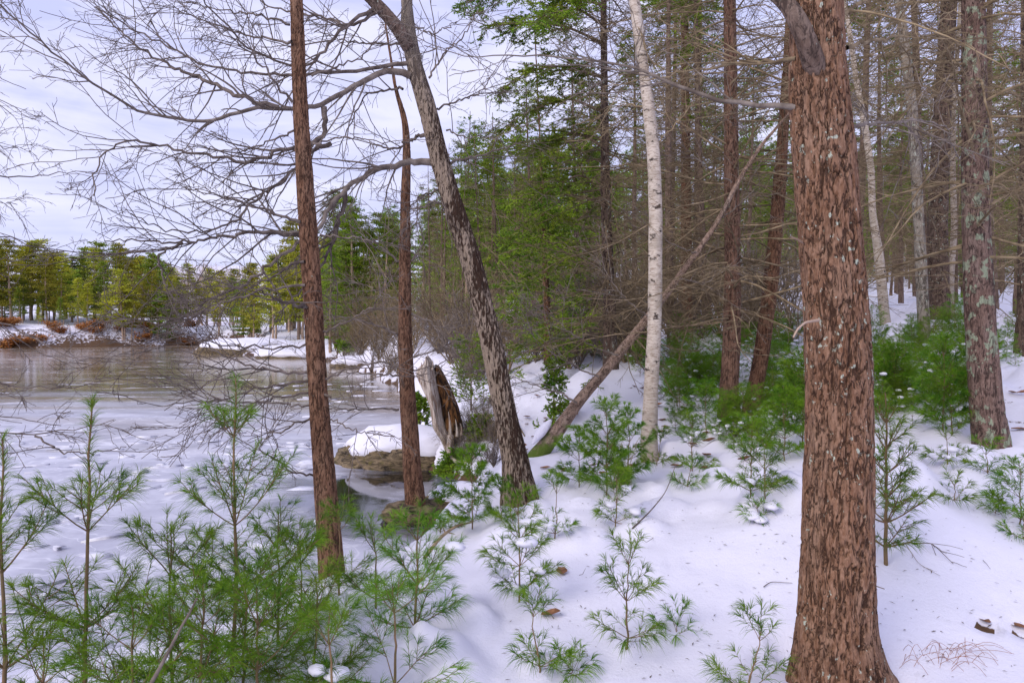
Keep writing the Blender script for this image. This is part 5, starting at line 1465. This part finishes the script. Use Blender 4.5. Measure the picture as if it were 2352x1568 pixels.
for x0, x1, y0, y1, cnt, sc0, sc1, lab, grp in [
        (1000, 1180, 760, 880, 34, 1.0, 1.9, 'leafless brush in the snowy hollow behind the dead stump', 'brush in the hollow behind the stump'),
        (1180, 1480, 770, 860, 34, .9, 1.7, 'leafless brush on the snowy rise between the leaning oak and birch', 'brush on the rise between oak and birch'),
        (770, 960, 770, 860, 26, 1.2, 2.2, 'grey leafless brush on the far side of the inlet between the two spruces', 'brush beyond the inlet'),
        (1040, 1160, 960, 1090, 20, .3, .55, 'twiggy low brush on the littered bank beside the leaning oak foot', 'low brush by the leaning oak foot'),
        (1500, 1840, 730, 800, 22, .8, 1.5, 'leafless brush among the trunks behind the moss-footed pine', 'brush behind the moss-footed pine')]:
    for p in hit(rg.uniform(x0, x1, cnt), rg.uniform(y0, y1, cnt)):
        if p[2] < ZW + .1: continue
        o = bpy.data.objects.new('bare_shrub', BP[rg.integers(0, 4)])
        scene.collection.objects.link(o)
        tag(o, lab, 'shrub', grp)
        o.location = tuple(float(v) for v in p)
        sc_ = rg.uniform(sc0, sc1); o.scale = (sc_, sc_, sc_); o.rotation_euler = (0, 0, rg.uniform(0, 6.28))

mb = MB()
rg = np.random.default_rng(103)
ps = hit(np.concatenate([rg.uniform(1150, 2352, 420), rg.uniform(1100, 2352, 260)]), np.concatenate([rg.uniform(1150, 1568, 420), rg.uniform(950, 1250, 260)]))
ps = ps[ps[:, 2] > ZW + .1]
n = len(ps)
mb.leaves(ps + [0, 0, .006], np.stack([rg.normal(0, 1, n), rg.normal(0, 1, n), rg.normal(0, .12, n)], -1), rg.uniform(.008, .045, n), rg.uniform(.003, .008, n), .8, rg)
tag(mb.build('bark_litter', M['leaf_dark'] if 'leaf_dark' in M else M['twig_dark']), 'specks of bark and dead needles sprinkled over the snow', 'litter', kind='stuff')

# fallen oak leaves lying on the snow
M['leaf'] = plain('dead_oak_leaf', (.12, .05, .028, 1), (.30, .15, .075, 1), (25, 25, 25), .75, .3)
rg = np.random.default_rng(98)
n = 0
X = np.concatenate([rg.uniform(1090, 1500, 34), rg.uniform(1500, 1720, 16), rg.uniform(2200, 2352, 8), [1265, 1290, 1620, 1385, 2262, 2342]])
Y = np.concatenate([rg.uniform(890, 1120, 34), rg.uniform(930, 1080, 16), rg.uniform(900, 1000, 8), [1420, 1315, 1050, 1090, 1437, 1456]])
for p in hit(X, Y):
    if p[2] < ZW + .08: continue
    a = rg.uniform(0, 6.28); s = rg.uniform(.04, .075); u = np.linspace(0, 2 * np.pi, 13)[:-1]
    w = .38 + .12 * np.cos(5 * u)
    lx = np.cos(u) * s; ly = np.sin(u) * s * w * 1.5; lz = .014 + .25 * np.abs(ly) + rg.uniform(-.1, .3) * (lx + s)
    V = np.stack([p[0] + lx * math.cos(a) - ly * math.sin(a), p[1] + lx * math.sin(a) + ly * math.cos(a), p[2] + lz], -1)
    i = np.arange(12)
    mb = MB().add(np.vstack([V, [p + [0, 0, .012]]]), None, np.stack([i, (i + 1) % 12, np.full(12, 12)], -1))
    tag(mb.build('fallen_leaf', M['leaf'], origin=p), 'curled brown dead leaf lying on the snowy bank', 'leaf', 'dead leaves scattered on the snow')
print('objects', len(bpy.data.objects))
